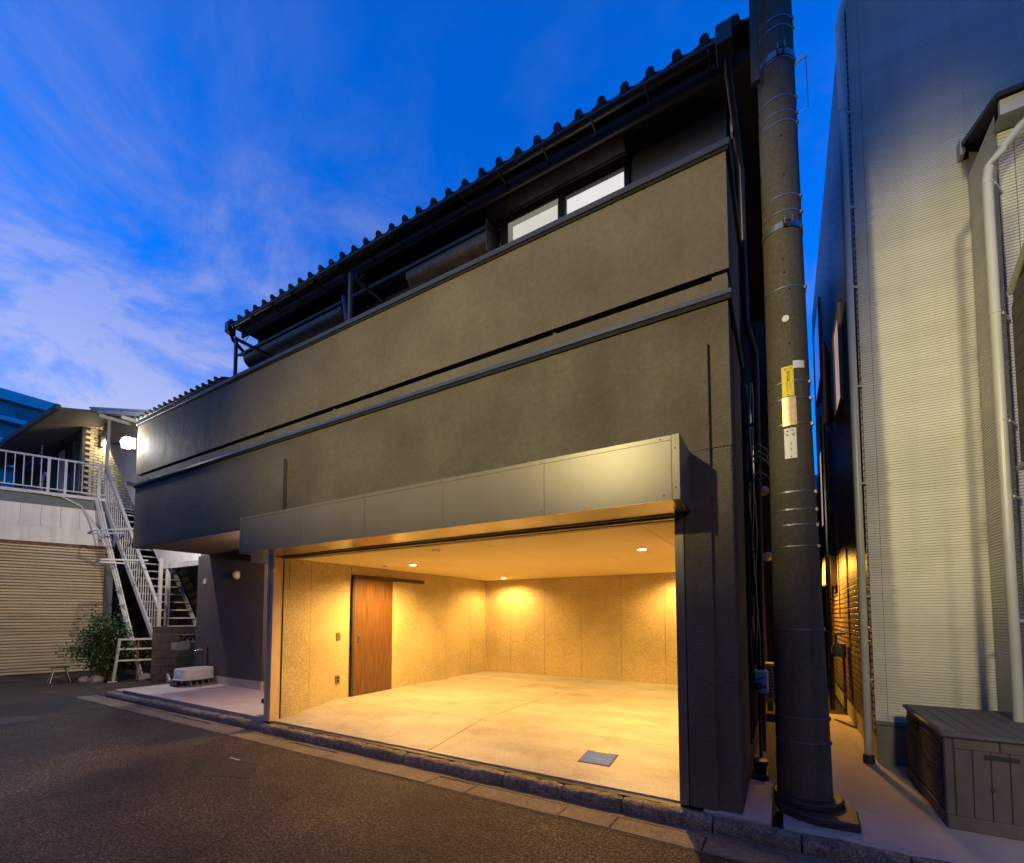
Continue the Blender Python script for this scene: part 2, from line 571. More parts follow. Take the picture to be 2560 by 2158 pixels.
def dup(o, off, parent=None, label=None):
    c = o.copy()
    COL.objects.link(c)
    WL[c.name] = WL[o.name] + Vector(off)
    if parent is not None:
        c.parent = parent
        c.location = WL[c.name] - WL[parent.name]
    else:
        c.location = WL[c.name]
    if label:
        c['label'] = label
    for ch in list(o.children):
        dup(ch, off, c)
    return c


def box(name, x0, x1, y0, y1, z0, z1, m, parent=None, bevel=0):
    return put(name, B().box(x0, x1, y0, y1, z0, z1), m, parent, bevel)


def lettering(txt, size, m, parent, place, name='lettering'):
    """flat print bent onto the pole: place(u, v) gives the world point for a text coordinate"""
    cu = bpy.data.curves.new('print', 'FONT')
    cu.body, cu.size, cu.align_x, cu.align_y = txt, size, 'CENTER', 'CENTER'
    cu.resolution_u = 3
    to = bpy.data.objects.new('print', cu)
    COL.objects.link(to)
    dg = bpy.context.evaluated_depsgraph_get()
    me = bpy.data.meshes.new_from_object(to.evaluated_get(dg))
    bpy.data.objects.remove(to)
    b = B()
    b.bm.from_mesh(me)
    for v in b.bm.verts:
        v.co = place(v.co.x, v.co.y)
    bpy.data.meshes.remove(me)
    return put(name, b, m, parent)


def siding(parent, p0, d, length, z0, z1, course=0.456, rib=0.0285, nrm=None):
    """boards of ribbed siding, one part each; d is the wall direction, nrm points out of the wall"""
    p0, d, nrm = Vector(p0), Vector(d).normalized(), Vector(nrm)
    z = z0
    first = None
    while z < z1 - 0.02:
        top = min(z + course, z1)
        if first is not None and abs((top - z) - course) < 1e-4:
            dup(first, (0, 0, z - z0), parent)
        else:
            n = max(1, int(round((top - z) / rib)))
            s = (top - z) / n
            prof = []
            for i in range(n):
                a = z + i * s
                g = 0.012 if i == 0 else 0.0050
                prof += [(a, -g), (a + s * 0.14, 0.0050), (a + s * 0.80, 0.0015), (a + s * 0.90, -0.0036)]
            prof.append((top - 0.002, -0.010))
            bb = B().sheet([p0 + nrm * q + Vector((0, 0, zz)) for zz, q in prof], d * length)
            o = put('siding_board', bb, M_siding, parent)
            if first is None:
                first = o
        z = top


# ------------------------------------------------------------------ ground
road = put('road', B().box(-120, 120, -90, 160, -0.5, -0.12), M_road)
tag(road, kind='structure')
tag(put('paint_mark', B().box(-5.62, -5.42, 3.0, 3.02, -0.1165, -0.1155), M_white, road))
for q in (((-10.4, 0.9), 0.5), ((-6.2, 1.9), 0.35)):
    pass

M_patch = mat('asphalt_patch', (0.040, 0.032, 0.026), 0.85, var=0.2, vs=2, bump=0.03, bs=70, dirt=0.2)
speckle(M_patch, 62, 0.5, 1.9, 0.04, 2, 0.42, 0.70)
for poly in ([(-5.9, 2.9), (-5.1, 3.05), (-4.75, 2.75), (-5.2, 2.55), (-5.8, 2.62)], [(-14.5, 1.2), (-10.9, 1.5), (-10.8, 2.9), (-12.2, 3.6), (-14.6, 3.3)],
             [(-3.0, 1.1), (-1.9, 1.3), (-1.7, 2.1), (-2.9, 2.0)]):
    bb_ = B()
    n_ = len(poly)
    pts_ = []
    for i_ in range(n_):
        a_, c_ = Vector((*poly[i_], 0)), Vector((*poly[(i_ + 1) % n_], 0))
        for k_ in range(8):
            p_ = a_.lerp(c_, k_ / 8)
            pts_.append((p_.x + random.uniform(-.03, .03), p_.y + random.uniform(-.03, .03), -.14))
    put('asphalt_patch', bb_.prism(pts_, (0, 0, .023)), M_patch, road)
cr_ = B()
for start, end in (((-12.0, 3.50), (2.4, 3.515)), ((-4.2, 3.5), (-3.2, 0.6)), ((-9.6, 3.4), (-7.6, 1.3))):
    a_, c_ = Vector((*start, -.1185)), Vector((*end, -.1185))
    n_ = int((c_ - a_).length / .09)
    d_ = (c_ - a_).normalized()
    s_ = Vector((-d_.y, d_.x, 0))
    prev = None
    off = 0
    for i_ in range(n_ + 1):
        off = max(-.05, min(.05, off + random.uniform(-.012, .012))) if start[1] != 3.50 else random.uniform(-.004, .004)
        p_ = a_.lerp(c_, i_ / n_) + s_ * off
        w_ = random.uniform(.003, .007)
        cur = (cr_.bm.verts.new(p_ - s_ * w_), cr_.bm.verts.new(p_ + s_ * w_))
        if prev:
            cr_.bm.faces.new((prev[0], cur[0], cur[1], prev[1]))
        prev = cur
put('road_crack', cr_, M_groove, road)

kerb = thing('kerb', (-3.5, 3.9, -0.12), kind='structure')
kx = [-11.95, -11.3, -10.7, -10.1, -9.5, -8.9, -8.25, -7.65, -7.045, -6.43, -5.9, -5.355, -4.9, -4.426, -3.729, -3.1, -2.424,
      -2.052, -1.793, -1.233, -0.518, 0.061, 0.66, 1.26, 1.9, 2.5]
for a, c in zip(kx, kx[1:]):
    b = B()
    n = max(3, int((c - a) / 0.07))
    x0, x1 = a + 0.006, c - 0.006
    prof = [(3.885, -0.16), (3.872, -0.09), (3.882, -0.045), (3.905, -0.020), (3.945, -0.013), (3.980, -0.014), (3.980, -0.16)]
    rings = []
    dz = random.uniform(-0.006, 0.004)
    dy = random.uniform(-0.006, 0.006)
    for i in range(n + 1):
        x = x0 + (x1 - x0) * i / n
        e = 0.012 if i in (0, n) else 0.0
        rings.append([b.bm.verts.new((x, y + dy + (random.uniform(-0.006, 0.006) if 0 < j < 5 else 0) + (e if j < 4 else 0),
                                      z + dz + (random.uniform(-0.005, 0.005) - e * 0.7 if 0 < j < 6 else 0)))
                      for j, (y, z) in enumerate(prof)])
    for r0, r1 in zip(rings, rings[1:]):
        for j in range(len(prof) - 1):
            b.bm.faces.new((r0[j], r0[j + 1], r1[j + 1], r1[j]))
    b.bm.faces.new(rings[0])
    b.bm.faces.new(rings[-1][::-1])
    put('kerb_stone', b, M_kerb, kerb, smooth=True)

gutter = thing('road_gutter', (-3.5, 3.7, -0.12), kind='structure')
gx = [-12.4, -11.2, -10.0, -8.8, -7.6, -6.6, -5.6, -4.7, -3.84, -3.11, -2.63, -1.67, -1.225, -0.55, 0.35, 1.3, 2.4]
for a, c in zip(gx, gx[1:]):
    s = random.uniform(-0.003, 0.003)
    put('gutter_slab', B().hexa([(a + .005, 3.545, -.2), (c - .005, 3.54, -.2), (c - .004, 3.79, -.2), (a + .006, 3.79, -.2),
                                 (a + .005, 3.545, -.112 + s), (c - .005, 3.54, -.112 + s), (c - .004, 3.79, -.118 + s), (a + .006, 3.79, -.118 + s)]),
        M_gut, gutter, bevel=0.006)
put('gutter_channel', B().box(-12.4, 2.4, 3.79, 3.875, -0.2, -0.116), M_gut, gutter)

pad = put('pavement', B().prism([(-0.05, 4.0, -0.3), (3.2, 4.05, -0.3), (3.2, 9, -0.3), (-0.05, 9, -0.3)], (0, 0, 0.265)), M_pad)
tag(pad, kind='structure')
b = B().hexa([(-.05, 3.995, -.3), (3.2, 4.045, -.3), (3.2, 4.13, -.3), (-.05, 4.09, -.3),
              (-.05, 4.005, -.05), (3.2, 4.055, -.05), (3.2, 4.13, -.024), (-.05, 4.09, -.024)])
put('pavement_edge', b, M_pad, pad, bevel=0.008)

mh = thing('manhole_cover', (-10.55, 2.2, -0.12), 'round iron manhole cover in the road near the left picture edge', 'manhole cover')
put('rim', B().lathe([(0.40, -0.02), (0.40, 0.006), (0.385, 0.008), (0.36, 0.008)], (-10.55, 2.2, -0.12), 40), M_iron, mh)
put('lid', B().lathe([(0.345, 0.0), (0.345, 0.0125), (0.30, 0.0125), (0.29, 0.009), (0.24, 0.009), (0.23, 0.0125), (0.02, 0.0125)], (-10.55, 2.2, -0.12), 40), M_iron, mh)

# ------------------------------------------------------------------ main house
H = thing('garage_house', (-5.8, 4.05, 0), 'dark taupe two storey house with an open brightly lit garage', 'house')
# front wall round the garage opening and above the porch
box('front_wall', -11.42, -0.33, 4.05, 4.25, 2.93, 4.18, M_rough, H)
b = B().box(-0.74, -0.33, 4.052, 4.5, -0.02, 2.929)
b.box(-0.62, -0.33, 4.5, 5.3, -0.05, 4.2)
put('corner_pillar', b, M_rough, H, bevel=0.012)
box('header', -6.62, -0.74, 4.06, 4.24, 2.44, 2.929, M_rough, H)
pl = box('pilaster', -6.63, -6.27, 3.985, 4.049, 2.91, 3.85, M_rough, H, 0.004)
put('pilaster', B().box(-0.83, -0.49, 4.005, 4.049, 2.91, 3.82).box(-0.701, -0.49, 4.005, 4.049, 0.0, 2.909), M_rough, H, 0.004)
# balcony front
wf = box('balcony_wall', -11.42, -0.326, 4.046, 4.22, 4.23, 4.356, M_stucco, H)
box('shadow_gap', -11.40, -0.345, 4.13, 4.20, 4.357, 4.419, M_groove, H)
bz = box('balcony_parapet', -11.42, -0.317, 4.05, 4.21, 4.42, 5.439, M_stucco, H)
put('side_parapet', B().box(-0.49, -0.319, 4.211, 5.26, 4.42, 5.462).box(-0.49, -0.328, 4.221, 5.26, 4.2, 4.42), M_stucco, H)
box('gap_clip', -0.45, -0.33, 4.062, 4.129, 4.357, 4.392, M_stucco, H)
for x in (-1.93, -5.28, -6.9, -9.06):
    box('gap_clip', x, x + 0.035, 4.062, 4.099, 4.357, 4.385, M_stucco, H)
cp = box('parapet_cap', -11.45, -0.285, 4.02, 4.24, 5.47, 5.53, M_cap, H, 0.005)
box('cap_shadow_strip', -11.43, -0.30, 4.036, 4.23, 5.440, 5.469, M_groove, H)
box('side_cap', -0.52, -0.285, 4.241, 5.3, 5.47, 5.53, M_cap, H, 0.005)
put('moulding', B().box(-11.46, -0.300, 4.018, 4.045, 4.185, 4.228).box(-0.3255, -0.300, 4.0451, 5.38, 4.185, 4.228), M_flash, H, 0.004)
put('moulding_shadow_strip', B().box(-11.45, -0.305, 4.030, 4.049, 4.147, 4.184).box(-0.329, -0.308, 4.0491, 5.36, 4.147, 4.184), M_groove, H)  # black strip put in as the shadow under the moulding
# body behind
put('house_body', B().box(-6.6, -0.34, 9.66, 11.6, 0, 7.0).box(-9.18, -0.40, 5.2, 9.655, 2.6, 7.35).box(-11.9, -9.19, 5.55, 9.65, 0, 5.6)
    .box(-11.40, -0.5, 4.25, 5.195, 2.96, 4.19), M_navy, H)
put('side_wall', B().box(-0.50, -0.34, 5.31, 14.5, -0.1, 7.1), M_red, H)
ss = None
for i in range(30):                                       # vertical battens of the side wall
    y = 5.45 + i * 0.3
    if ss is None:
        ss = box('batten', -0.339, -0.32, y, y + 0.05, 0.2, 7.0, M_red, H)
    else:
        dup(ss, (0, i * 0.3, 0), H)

# porch recess
box('porch_wall', -11.9, -9.2, 5.5, 5.549, 0.19, 2.929, M_darkwall, H)
box('porch_base', -11.9, -9.2, 5.49, 5.549, -0.02, 0.187, M_conc, H)
put('porch_ceiling', B().box(-11.40, -6.64, 4.251, 5.52, 2.932, 2.958), M_soff2, H)
put('soffit_edge', B().box(-11.42, -6.64, 4.051, 4.249, 2.905, 2.9285), M_darkwall, H)
dr = box('porch_door', -9.19, -8.2, 5.62, 5.66, 0.02, 2.2, M_black, H)
box('door_surround', -9.19, -6.65, 5.665, 5.70, 0.0, 2.93, M_darkwall, H)
box('porch_pier', -6.93, -6.645, 4.2, 5.0, 0.26, 2.93, M_darkwall, H)
box('pier_foot', -6.96, -6.645, 4.17, 5.0, 0.19, 0.257, M_black, H)
box('pier_base', -6.90, -6.645, 4.22, 5.0, -0.03, 0.188, M_conc, H)
pf = put('porch_floor', B().box(-11.62, -6.64, 4.16, 5.62, -0.3, 0.018), M_conc)
tag(pf, kind='structure')
tl = None
for i in range(16):
    x = -11.62 + i * 0.3105
    if tl is None:
        tl = box('edge_tile', x, x + 0.3075, 4.06, 4.1585, -0.06, 0.021, M_conc, pf, 0.003)
    else:
        dup(tl, (i * 0.3105, 0, 0), pf)
box('porch_corner_slab', -12.1, -11.63, 4.1, 5.4, -0.3, -0.015, M_pad, pf, 0.02)

# garage room
bl = thing('garage_room_frame', (0, 0, 0)) if False else None
put('room_shell', B().box(-6.62, -6.475, 4.26, 9.66, -0.1, 2.55).box(-0.62, -0.51, 5.301, 9.66, -0.1, 2.55).box(-6.62, -0.51, 9.645, 9.7, -0.1, 2.55)
    .box(-6.6, -0.52, 4.26, 9.64, 2.43, 2.52), M_stucco, H)


def boards_left(cuts, z0, z1):
    for a, c in zip(cuts, cuts[1:]):
        e = random.uniform(0, 0.0025)
        box('wall_board', -6.474, -6.451 + e, a + .0025, c - .0025, z0, z1, M_board, H)


boards_left([4.16, 4.25, 4.62, 5.40], 1.945, 2.402)
boards_left([4.16, 4.62, 5.40], 0.0, 1.942)
boards_left([5.403, 6.08, 7.05, 8.01, 8.92, 9.60], 2.205, 2.402)
boards_left([6.353, 7.05, 8.01, 8.92, 9.60], 0.13, 2.202)
for a, c in zip([-6.45, -5.75, -4.83, -3.91, -3.0, -2.09, -1.18, -0.512], [-5.75, -4.83, -3.91, -3.0, -2.09, -1.18, -0.512]):
    e = random.uniform(0, 0.003)
    box('wall_board', a + .003, c - .003, 9.62 - e, 9.644, 0.13, 1.985, M_board, H)
    box('wall_board', a + .003, c - .003, 9.62 - e, 9.644, 1.988, 2.402, M_board, H)
box('corner_trim', -6.449, -6.405, 9.585, 9.617, 0.14, 2.40, M_board, H)
box('wall_board', -0.535, -0.513, 5.302, 9.6, 0.13, 2.402, M_board, H)
box('ceiling_edge_strip', -6.44, -0.76, 4.262, 4.345, 2.395, 2.428, M_board, H)
xs = [-6.448, -5.87, -4.97, -4.03, -3.12, -2.16, -1.156, -0.515]
ys = [4.348, 5.215, 6.16, 7.22, 8.25, 9.618]
for a, c in zip(xs, xs[1:]):
    for p, q in zip(ys, ys[1:]):
        e = random.uniform(0, 0.0015)
        box('ceiling_board', a + .003, c - .003, p + .003, q - .003, 2.404 - e, 2.429, M_ceil, H)
fl = (-6.449, -3.535, -3.523, -0.53)
for a, c in ((fl[0], fl[1]), (fl[2], fl[3])):
    put('floor_slab', B().hexa([(a, 5.149, -.2), (c, 5.149, -.2), (c, 9.62, -.2), (a, 9.62, -.2),
                                (a, 5.149, .147), (c, 5.149, .147), (c, 9.62, .15), (a, 9.62, .15)]), M_slabm, H, 0.004)
    put('floor_ramp', B().hexa([(a, 4.062, -.2), (c, 4.062, -.2), (c, 5.147, -.2), (a, 5.147, -.2),
                                (a, 4.062, .004), (c, 4.062, .004), (c, 5.147, .146), (a, 5.147, .146)]), M_slabm, H, 0.004)
box('joint_filler', -3.5345, -3.5235, 4.07, 9.6, -0.1, -0.002, M_black, H)
box('threshold', -6.62, -0.60, 3.982, 4.061, -0.14, -0.010, M_black, H, 0.003)
# sliding door
sdoor = box('sliding_door', -6.448, -6.412, 5.452, 6.352, 0.155, 2.185, M_wood, H, 0.002)
put('door_jamb', B().box(-6.449, -6.40, 5.404, 5.449, 0.15, 2.2), M_brownwood, H)
box('door_rail', -6.449, -6.385, 5.404, 7.215, 2.187, 2.245, M_brownwood, H, 0.003)
hd = box('door_handle', -6.4115, -6.4085, 5.53, 5.575, 1.02, 1.20, M_alu, sdoor)
box('handle_recess', -6.4083, -6.4075, 5.54, 5.565, 1.04, 1.18, M_black, sdoor)
# steel shutter box
bx = box('shutter_box', -6.52, -0.655, 3.545, 4.048, 2.43, 2.90, M_box, H)
sx = [-6.50, -5.151, -4.023, -2.898, -1.772, -0.70]
for a, c in zip(sx, sx[1:]):
    box('box_panel', a + .0015, c - .0015, 3.535 + random.uniform(-.0007, .0007), 3.5445, 2.412, 2.868, M_box, bx)
    box('soffit_panel', a + .0015, c - .0015, 3.536, 4.02, 2.411, 2.4285, M_soffit, bx)
    box('top_flange', a + .001, c - .001, 3.532, 3.5445, 2.8705, 2.906, M_box, bx)
for a, c in ((-6.53, -6.502), (-0.698, -0.64)):
    box('end_cap', a, c, 3.529, 4.047, 2.409, 2.908, M_box, bx, 0.002)
scr = None
for x, z in [(-0.67, 2.80), (-0.67, 2.50), (-0.76, 2.45), (-1.80, 2.45), (-1.80, 2.885), (-0.78, 2.885), (-2.93, 2.885), (-2.93, 2.45), (-4.05, 2.885), (-5.18, 2.885)]:
    yy = 3.535 if z < 2.86 else 3.532
    if x > -0.7:
        yy = 3.529
    if scr is None:
        s0 = (x, z, yy)
        scr = put('screw', B().ball((x, yy, z), 0.006, (1, .4, 1), 8), M_iron, bx)
    else:
        dup(scr, (x - s0[0], yy - s0[2], z - s0[1]), bx)
box('shutter_slot', -6.43, -0.76, 4.022, 4.058, 2.40, 2.428, M_black, H)
box('shutter_curtain', -6.43, -0.76, 4.10, 4.16, 2.385, 2.44, M_jamb, H)
# guide rails
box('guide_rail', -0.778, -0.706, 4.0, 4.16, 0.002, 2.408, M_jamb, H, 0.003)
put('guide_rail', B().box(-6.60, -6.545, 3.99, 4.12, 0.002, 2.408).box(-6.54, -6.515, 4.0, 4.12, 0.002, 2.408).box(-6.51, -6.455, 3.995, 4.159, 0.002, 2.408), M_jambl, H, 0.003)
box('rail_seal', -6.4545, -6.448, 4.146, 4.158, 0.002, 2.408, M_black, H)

# upper storey
WZ0, WZ1 = 5.9, 6.96
win = box('window', -3.22, -1.44, 5.13, 5.199, WZ0, 7.06, M_black, H)
box('window_pane', -3.10, -2.345, 5.121, 5.129, WZ0, 6.885, E_edge, win)
box('window_pane', -2.245, -1.49, 5.121, 5.129, WZ0, 6.86, M_sidingplain, win)
box('lit_blind', -3.02, -2.36, 5.117, 5.1205, WZ0, 6.80, E_winl, win)
box('lit_blind', -2.225, -1.495, 5.117, 5.1205, WZ0, 6.80, E_winr, win)
box('window_sash', -2.34, -2.25, 5.095, 5.1205, WZ0, 6.93, M_black, win)
box('window_head', -3.22, -1.44, 5.10, 5.1295, 6.89, 6.98, M_black, win)
box('window_rail', -3.24, -1.43, 5.06, 5.0995, 6.965, 6.99, M_hood, win)


def housing(x0, x1, zt, dep, h, lip=0.07):
    prof = []
    yw = 5.198
    prof.append((yw, zt + 0.16))
    prof.append((yw - dep, zt))
    prof.append((yw - dep, zt - lip))
    for k in range(1, 7):
        a = k / 6 * math.pi / 2
        prof.append((yw - dep * math.cos(a), zt - lip - (h - lip) * math.sin(a)))
    bb = B().prism([(x0, y, z) for y, z in prof], (x1 - x0, 0, 0))
    return put('shutter_housing', bb, M_hood, H, smooth=True)


housing(-3.34, -1.45, 7.16, 0.28, 0.20, 0.03)
box('housing_lip', -3.42, -0.30, 4.86, 4.9, 7.215, 7.25, M_cap, H)
put('lower_eave', B().prism([(-3.42, 4.86, 7.252), (-3.42, 4.86, 7.214), (-3.42, 5.19, 7.30), (-3.42, 5.19, 7.35)], (3.05, 0, 0)), M_black, H)
housing(-4.75, -3.30, 6.70, 0.32, 0.25, 0.06)
housing(-9.1, -6.2, 6.70, 0.32, 0.25, 0.06)
put('awning_edge', B().prism([(-9.25, 4.85, 6.75), (-9.25, 4.85, 6.70), (-9.25, 5.19, 6.86), (-9.25, 5.19, 6.92)], (5.98, 0, 0)), M_cap, H)
put('housing_cap', B().box(-3.298, -3.285, 4.87, 5.19, 6.42, 6.86), M_hood, H)
put('elbow_pipe', B().tube([(-5.95, 5.05, 6.9), (-6.0, 4.86, 6.86), (-6.03, 4.80, 6.72), (-5.95, 4.82, 6.3), (-5.9, 4.9, 5.8)], 0.05, 10), M_gutter, H, smooth=True)

put('soffit', B().prism([(-8.98, 4.80, 7.02), (-8.98, 5.2, 7.26), (-8.98, 5.2, 7.32), (-8.98, 4.80, 7.08)], (8.83, 0, 0)), M_brownwood, H)
box('fascia', -8.98, -0.12, 4.765, 4.798, 6.95, 7.14, M_brownwood, H)
# roof and tiles
PITCH_R = R(21)
rd = Vector((0, math.cos(PITCH_R), math.sin(PITCH_R)))
rn = Vector((0, -math.sin(PITCH_R), math.cos(PITCH_R)))
roof = put('roof', B().prism([(-9.08, 4.70, 7.145), (-9.08, 4.70, 7.165), (-9.08, 9.6, 7.165 + 4.9 * math.tan(PITCH_R)), (-9.08, 9.6, 7.1)], (9.03, 0, 0)), M_tile, H)
TW = 0.2655


def tile_mesh(org, wdt, length):
    org = Vector(org)
    top = []
    rr = wdt * 0.165
    for k in range(7):
        a = math.pi * (1 - k / 6)
        top.append((rr + rr * math.cos(a), 0.018 + rr * 0.80 * math.sin(a)))
    for k in range(1, 6):
        u = k / 5
        top.append((2 * rr + (wdt - 2 * rr) * u, 0.018 - 0.022 * math.sin(math.pi * u) + 0.006 * u))
    poly = [org + Vector((x, 0, 0)) + rn * z for x, z in top]
    poly += [org + Vector((x, 0, 0)) + rn * (z - 0.022 if i > 5 else -0.02) for i, (x, z) in reversed(list(enumerate(top)))]
    b2 = B().prism(poly, rd * length)
    c0 = org + Vector((rr, 0, 0)) + rn * 0.030 - rd * 0.012
    b2.tube([c0, c0 + rd * 0.03], rr * 1.08, 12)
    return b2


o0 = Vector((-9.06, 4.60, 7.165))
t0 = put('roof_tile', tile_mesh(o0, TW, 0.34), M_tile, roof)
for i in range(1, 34):
    c = dup(t0, (i * TW, random.uniform(-.006, .006), random.uniform(-.005, .005)), roof)
    c.rotation_euler = (R(random.uniform(-1.2, 1.2)), R(random.uniform(-1.5, 1.5)), R(random.uniform(-.8, .8)))
for row in range(1, 3):
    for i in range(0, 34, 1):
        dup(t0, (i * TW + random.uniform(-.002, .002), row * 0.27 * rd.y, row * 0.27 * rd.z + 0.012), roof)
gb = B()
gp = [(4.60 + 0.055 * math.cos(a), 7.085 + 0.055 * math.sin(a)) for a in [math.pi * (1 + k / 8) for k in range(9)]]
gp += [(4.60 + 0.049 * math.cos(a), 7.085 + 0.049 * math.sin(a)) for a in [math.pi * (2 - k / 8) for k in range(9)]]
gb.prism([(-9.04, y, z) for y, z in gp], (8.74, 0, 0))
put('roof_gutter', gb, M_gutter, H, smooth=True)
gk = None
for i in range(15):
    if gk is None:
        gk = box('gutter_bracket', -8.9, -8.885, 4.55, 4.79, 7.01, 7.03, M_iron, H)
    else:
        dup(gk, (i * 0.6, 0, 0), H)
put('rain_hopper', B().prism([(-0.42, 4.53, 7.0), (-0.42, 4.53, 7.21), (-0.42, 4.68, 7.21), (-0.42, 4.68, 6.93)], (0.15, 0, 0)), M_gutter, H, 0.008)
put('rain_hopper', B().prism([(-9.14, 4.53, 7.0), (-9.14, 4.53, 7.19), (-9.14, 4.68, 7.19), (-9.14, 4.68, 6.95)], (0.13, 0, 0)), M_gutter, H, 0.008)
put('downpipe', B().tube([(-0.33, 4.64, 7.0), (-0.33, 4.72, 6.88), (-0.29, 5.2, 6.5), (-0.275, 5.33, 6.35), (-0.27, 5.36, 4.72), (-0.255, 5.4, 4.62), (-0.20, 5.62, 4.46), (-0.20, 5.65, 4.3),
                          (-0.235, 5.65, 0.1)], 0.034, 12), M_gutter, H, smooth=True)
put('downpipe', B().tube([(-9.07, 4.62, 6.98), (-9.07, 4.66, 6.88), (-9.2, 5.1, 6.72), (-9.22, 5.15, 6.6), (-9.22, 5.15, 5.6)], 0.034, 10), M_gutter, H, smooth=True)
# low tiled roof at the left end
PITCH_R = R(20)
lroof = put('low_roof', B().prism([(-12.2, 4.32, 5.80), (-12.2, 4.32, 5.83), (-12.2, 6.6, 6.66), (-12.2, 6.6, 6.5)], (3.4, 0, 0)), M_brownwood, H)
l0 = put('roof_tile', tile_mesh((-12.2, 4.28, 5.85), 0.22, 0.32), M_tile, lroof)
for i in range(1, 16):
    dup(l0, (i * 0.22, 0, random.uniform(-.004, .004)), lroof)
put('side_light_box', B().box(-0.345, -0.325, 5.02, 5.10, 6.55, 6.78), M_plate, H)

# drying pole brackets on the balcony
for x, lab in ((-8.0, 'black drying pole bracket at the far left of the balcony, against the sky'), (-5.1, 'black drying pole bracket in the middle of the balcony, beside the bent pipe')):
    t = thing('drying_bracket', (x, 4.16, 5.53), lab, 'bracket', 'drying pole brackets on the balcony')
    box('post', x - .022, x + .022, 4.14, 4.185, 5.533, 6.33, M_cap, t)
    put('arm', B().bar((x, 4.186, 6.30), (x + 0.02, 5.16, 6.28), 0.04, 0.045), M_black, t)
    put('hook', B().tube([(x, 4.30, 6.31), (x - .05, 4.28, 6.46)], .006, 6).tube([(x, 4.30, 6.31), (x + .06, 4.34, 6.43)], .006, 6), M_black, t)

# fittings of porch and garage
t = thing('porch_wall_vent', (-10.2, 5.5, 2.41), 'silver domed wall vent on the dark porch wall', 'vent')
put('hood', B().ball((-10.2, 5.47, 2.41), 0.09, (1, .8, 1), 16), M_shell, t, smooth=True)
put('flange', B().tube([(-10.2, 5.499, 2.41), (-10.2, 5.485, 2.41)], 0.10, 20), M_shell, t)
put('round_cover', B().tube([(-11.55, 5.499, 2.32), (-11.55, 5.485, 2.32)], 0.065, 20), M_white)
tag(bpy.data.objects['round_cover'], 'small flat white disc on the dark porch wall left of the silver vent', 'cover')
t = thing('porch_drain_cover', (-10.55, 5.13, 0.018), 'round pale drain cover set in the porch floor beside the basin', 'drain cover')
put('lid', B().lathe([(0.24, -.01), (0.24, 0.006), (0.23, 0.008)], (-10.5, 5.2, 0.016), 32), M_pad, t)
put('rim', B().lathe([(0.265, -.01), (0.265, 0.0035)], (-10.5, 5.2, 0.016), 32), M_block, t)

point('porch_light', (-7.15, 4.95, 2.35), 22, (1.0, 0.70, 0.46), 0.08)
t = thing('wash_basin', (-11.1, 5.1, 0.2), 'white oval wash basin raised on concrete blocks in the porch', 'basin')


def oval(cx, cy, hx, hy, z, n=40, e=3.2):
    r = []
    for k in range(n):
        a = 2 * math.pi * k / n
        ca, sa = math.cos(a), math.sin(a)
        r.append((cx + hx * math.copysign(abs(ca) ** (2 / e), ca), cy + hy * math.copysign(abs(sa) ** (2 / e), sa), z))
    return r


def loft(b, loops):
    rings = [[b.bm.verts.new(p) for p in l] for l in loops]
    for r0, r1 in zip(rings, rings[1:]):
        n = len(r0)
        for k in range(n):
            b.bm.faces.new((r0[k], r0[(k + 1) % n], r1[(k + 1) % n], r1[k]))
    b.bm.faces.new(rings[0][::-1])
    b.bm.faces.new(rings[-1])
    return b


cx, cy = -11.08, 5.12
put('bowl', loft(B(), [oval(cx, cy, .25, .36, .162), oval(cx, cy, .255, .37, .18), oval(cx, cy, .24, .355, .192), oval(cx, cy, .235, .345, .385), oval(cx, cy, .225, .335, .397),
                      oval(cx, cy, .19, .30, .392), oval(cx, cy, .18, .28, .28), oval(cx, cy, .10, .2, .265)]), M_basin, t, smooth=True)


def conc_block(x, y, lab):
    bb = B()
    # hollow block lying on its side, holes facing the street side
    L, Wd, Hh = .39, .19, .10
    z0, z1 = 0.019, 0.160
    bb.box(x - .09, x + .09, y, y + L, z0, z0 + .028)
    bb.box(x - .09, x + .09, y, y + L, z1 - .028, z1)
    for k in range(4):
        yy = y + k * (L - .034) / 3
        bb.box(x - .09, x + .09, yy, yy + .034, z0 + .028, z1 - .028)
    return tag(put('concrete_block', bb, M_block), lab, 'block', 'concrete blocks under the basin')


conc_block(-11.02, 4.98, 'hollow concrete block under the basin with its holes facing the street, beside the drain cover')
conc_block(-11.27, 4.78, 'hollow concrete block under the left end of the white basin')
t = thing('water_tap', (-11.45, 5.45, 0.02), 'chrome garden tap on a dark post behind the white basin', 'tap')
put('post', B().box(-11.40, -11.34, 5.42, 5.485, 0.02, 0.86), M_darkwall, t)
put('spout', B().tube([(-11.37, 5.41, .76), (-11.40, 5.33, .76), (-11.42, 5.28, .74), (-11.42, 5.27, .69)], .014, 10), M_chrome, t, smooth=True)
put('tap_handle', B().tube([(-11.39, 5.35, .77), (-11.39, 5.35, .81)], .01, 8).bar((-11.43, 5.35, .82), (-11.35, 5.35, .82), .015, .012), M_chrome, t)
put('hose_reel', B().tube([(-11.42, 5.27, .69), (-11.42, 5.27, .52)], .035, 12), M_black, t)
put('hose', B().tube([(-11.42, 5.27, .53), (-11.40, 5.30, .48), (-11.30, 5.25, .46)], .008, 6), M_black, t)

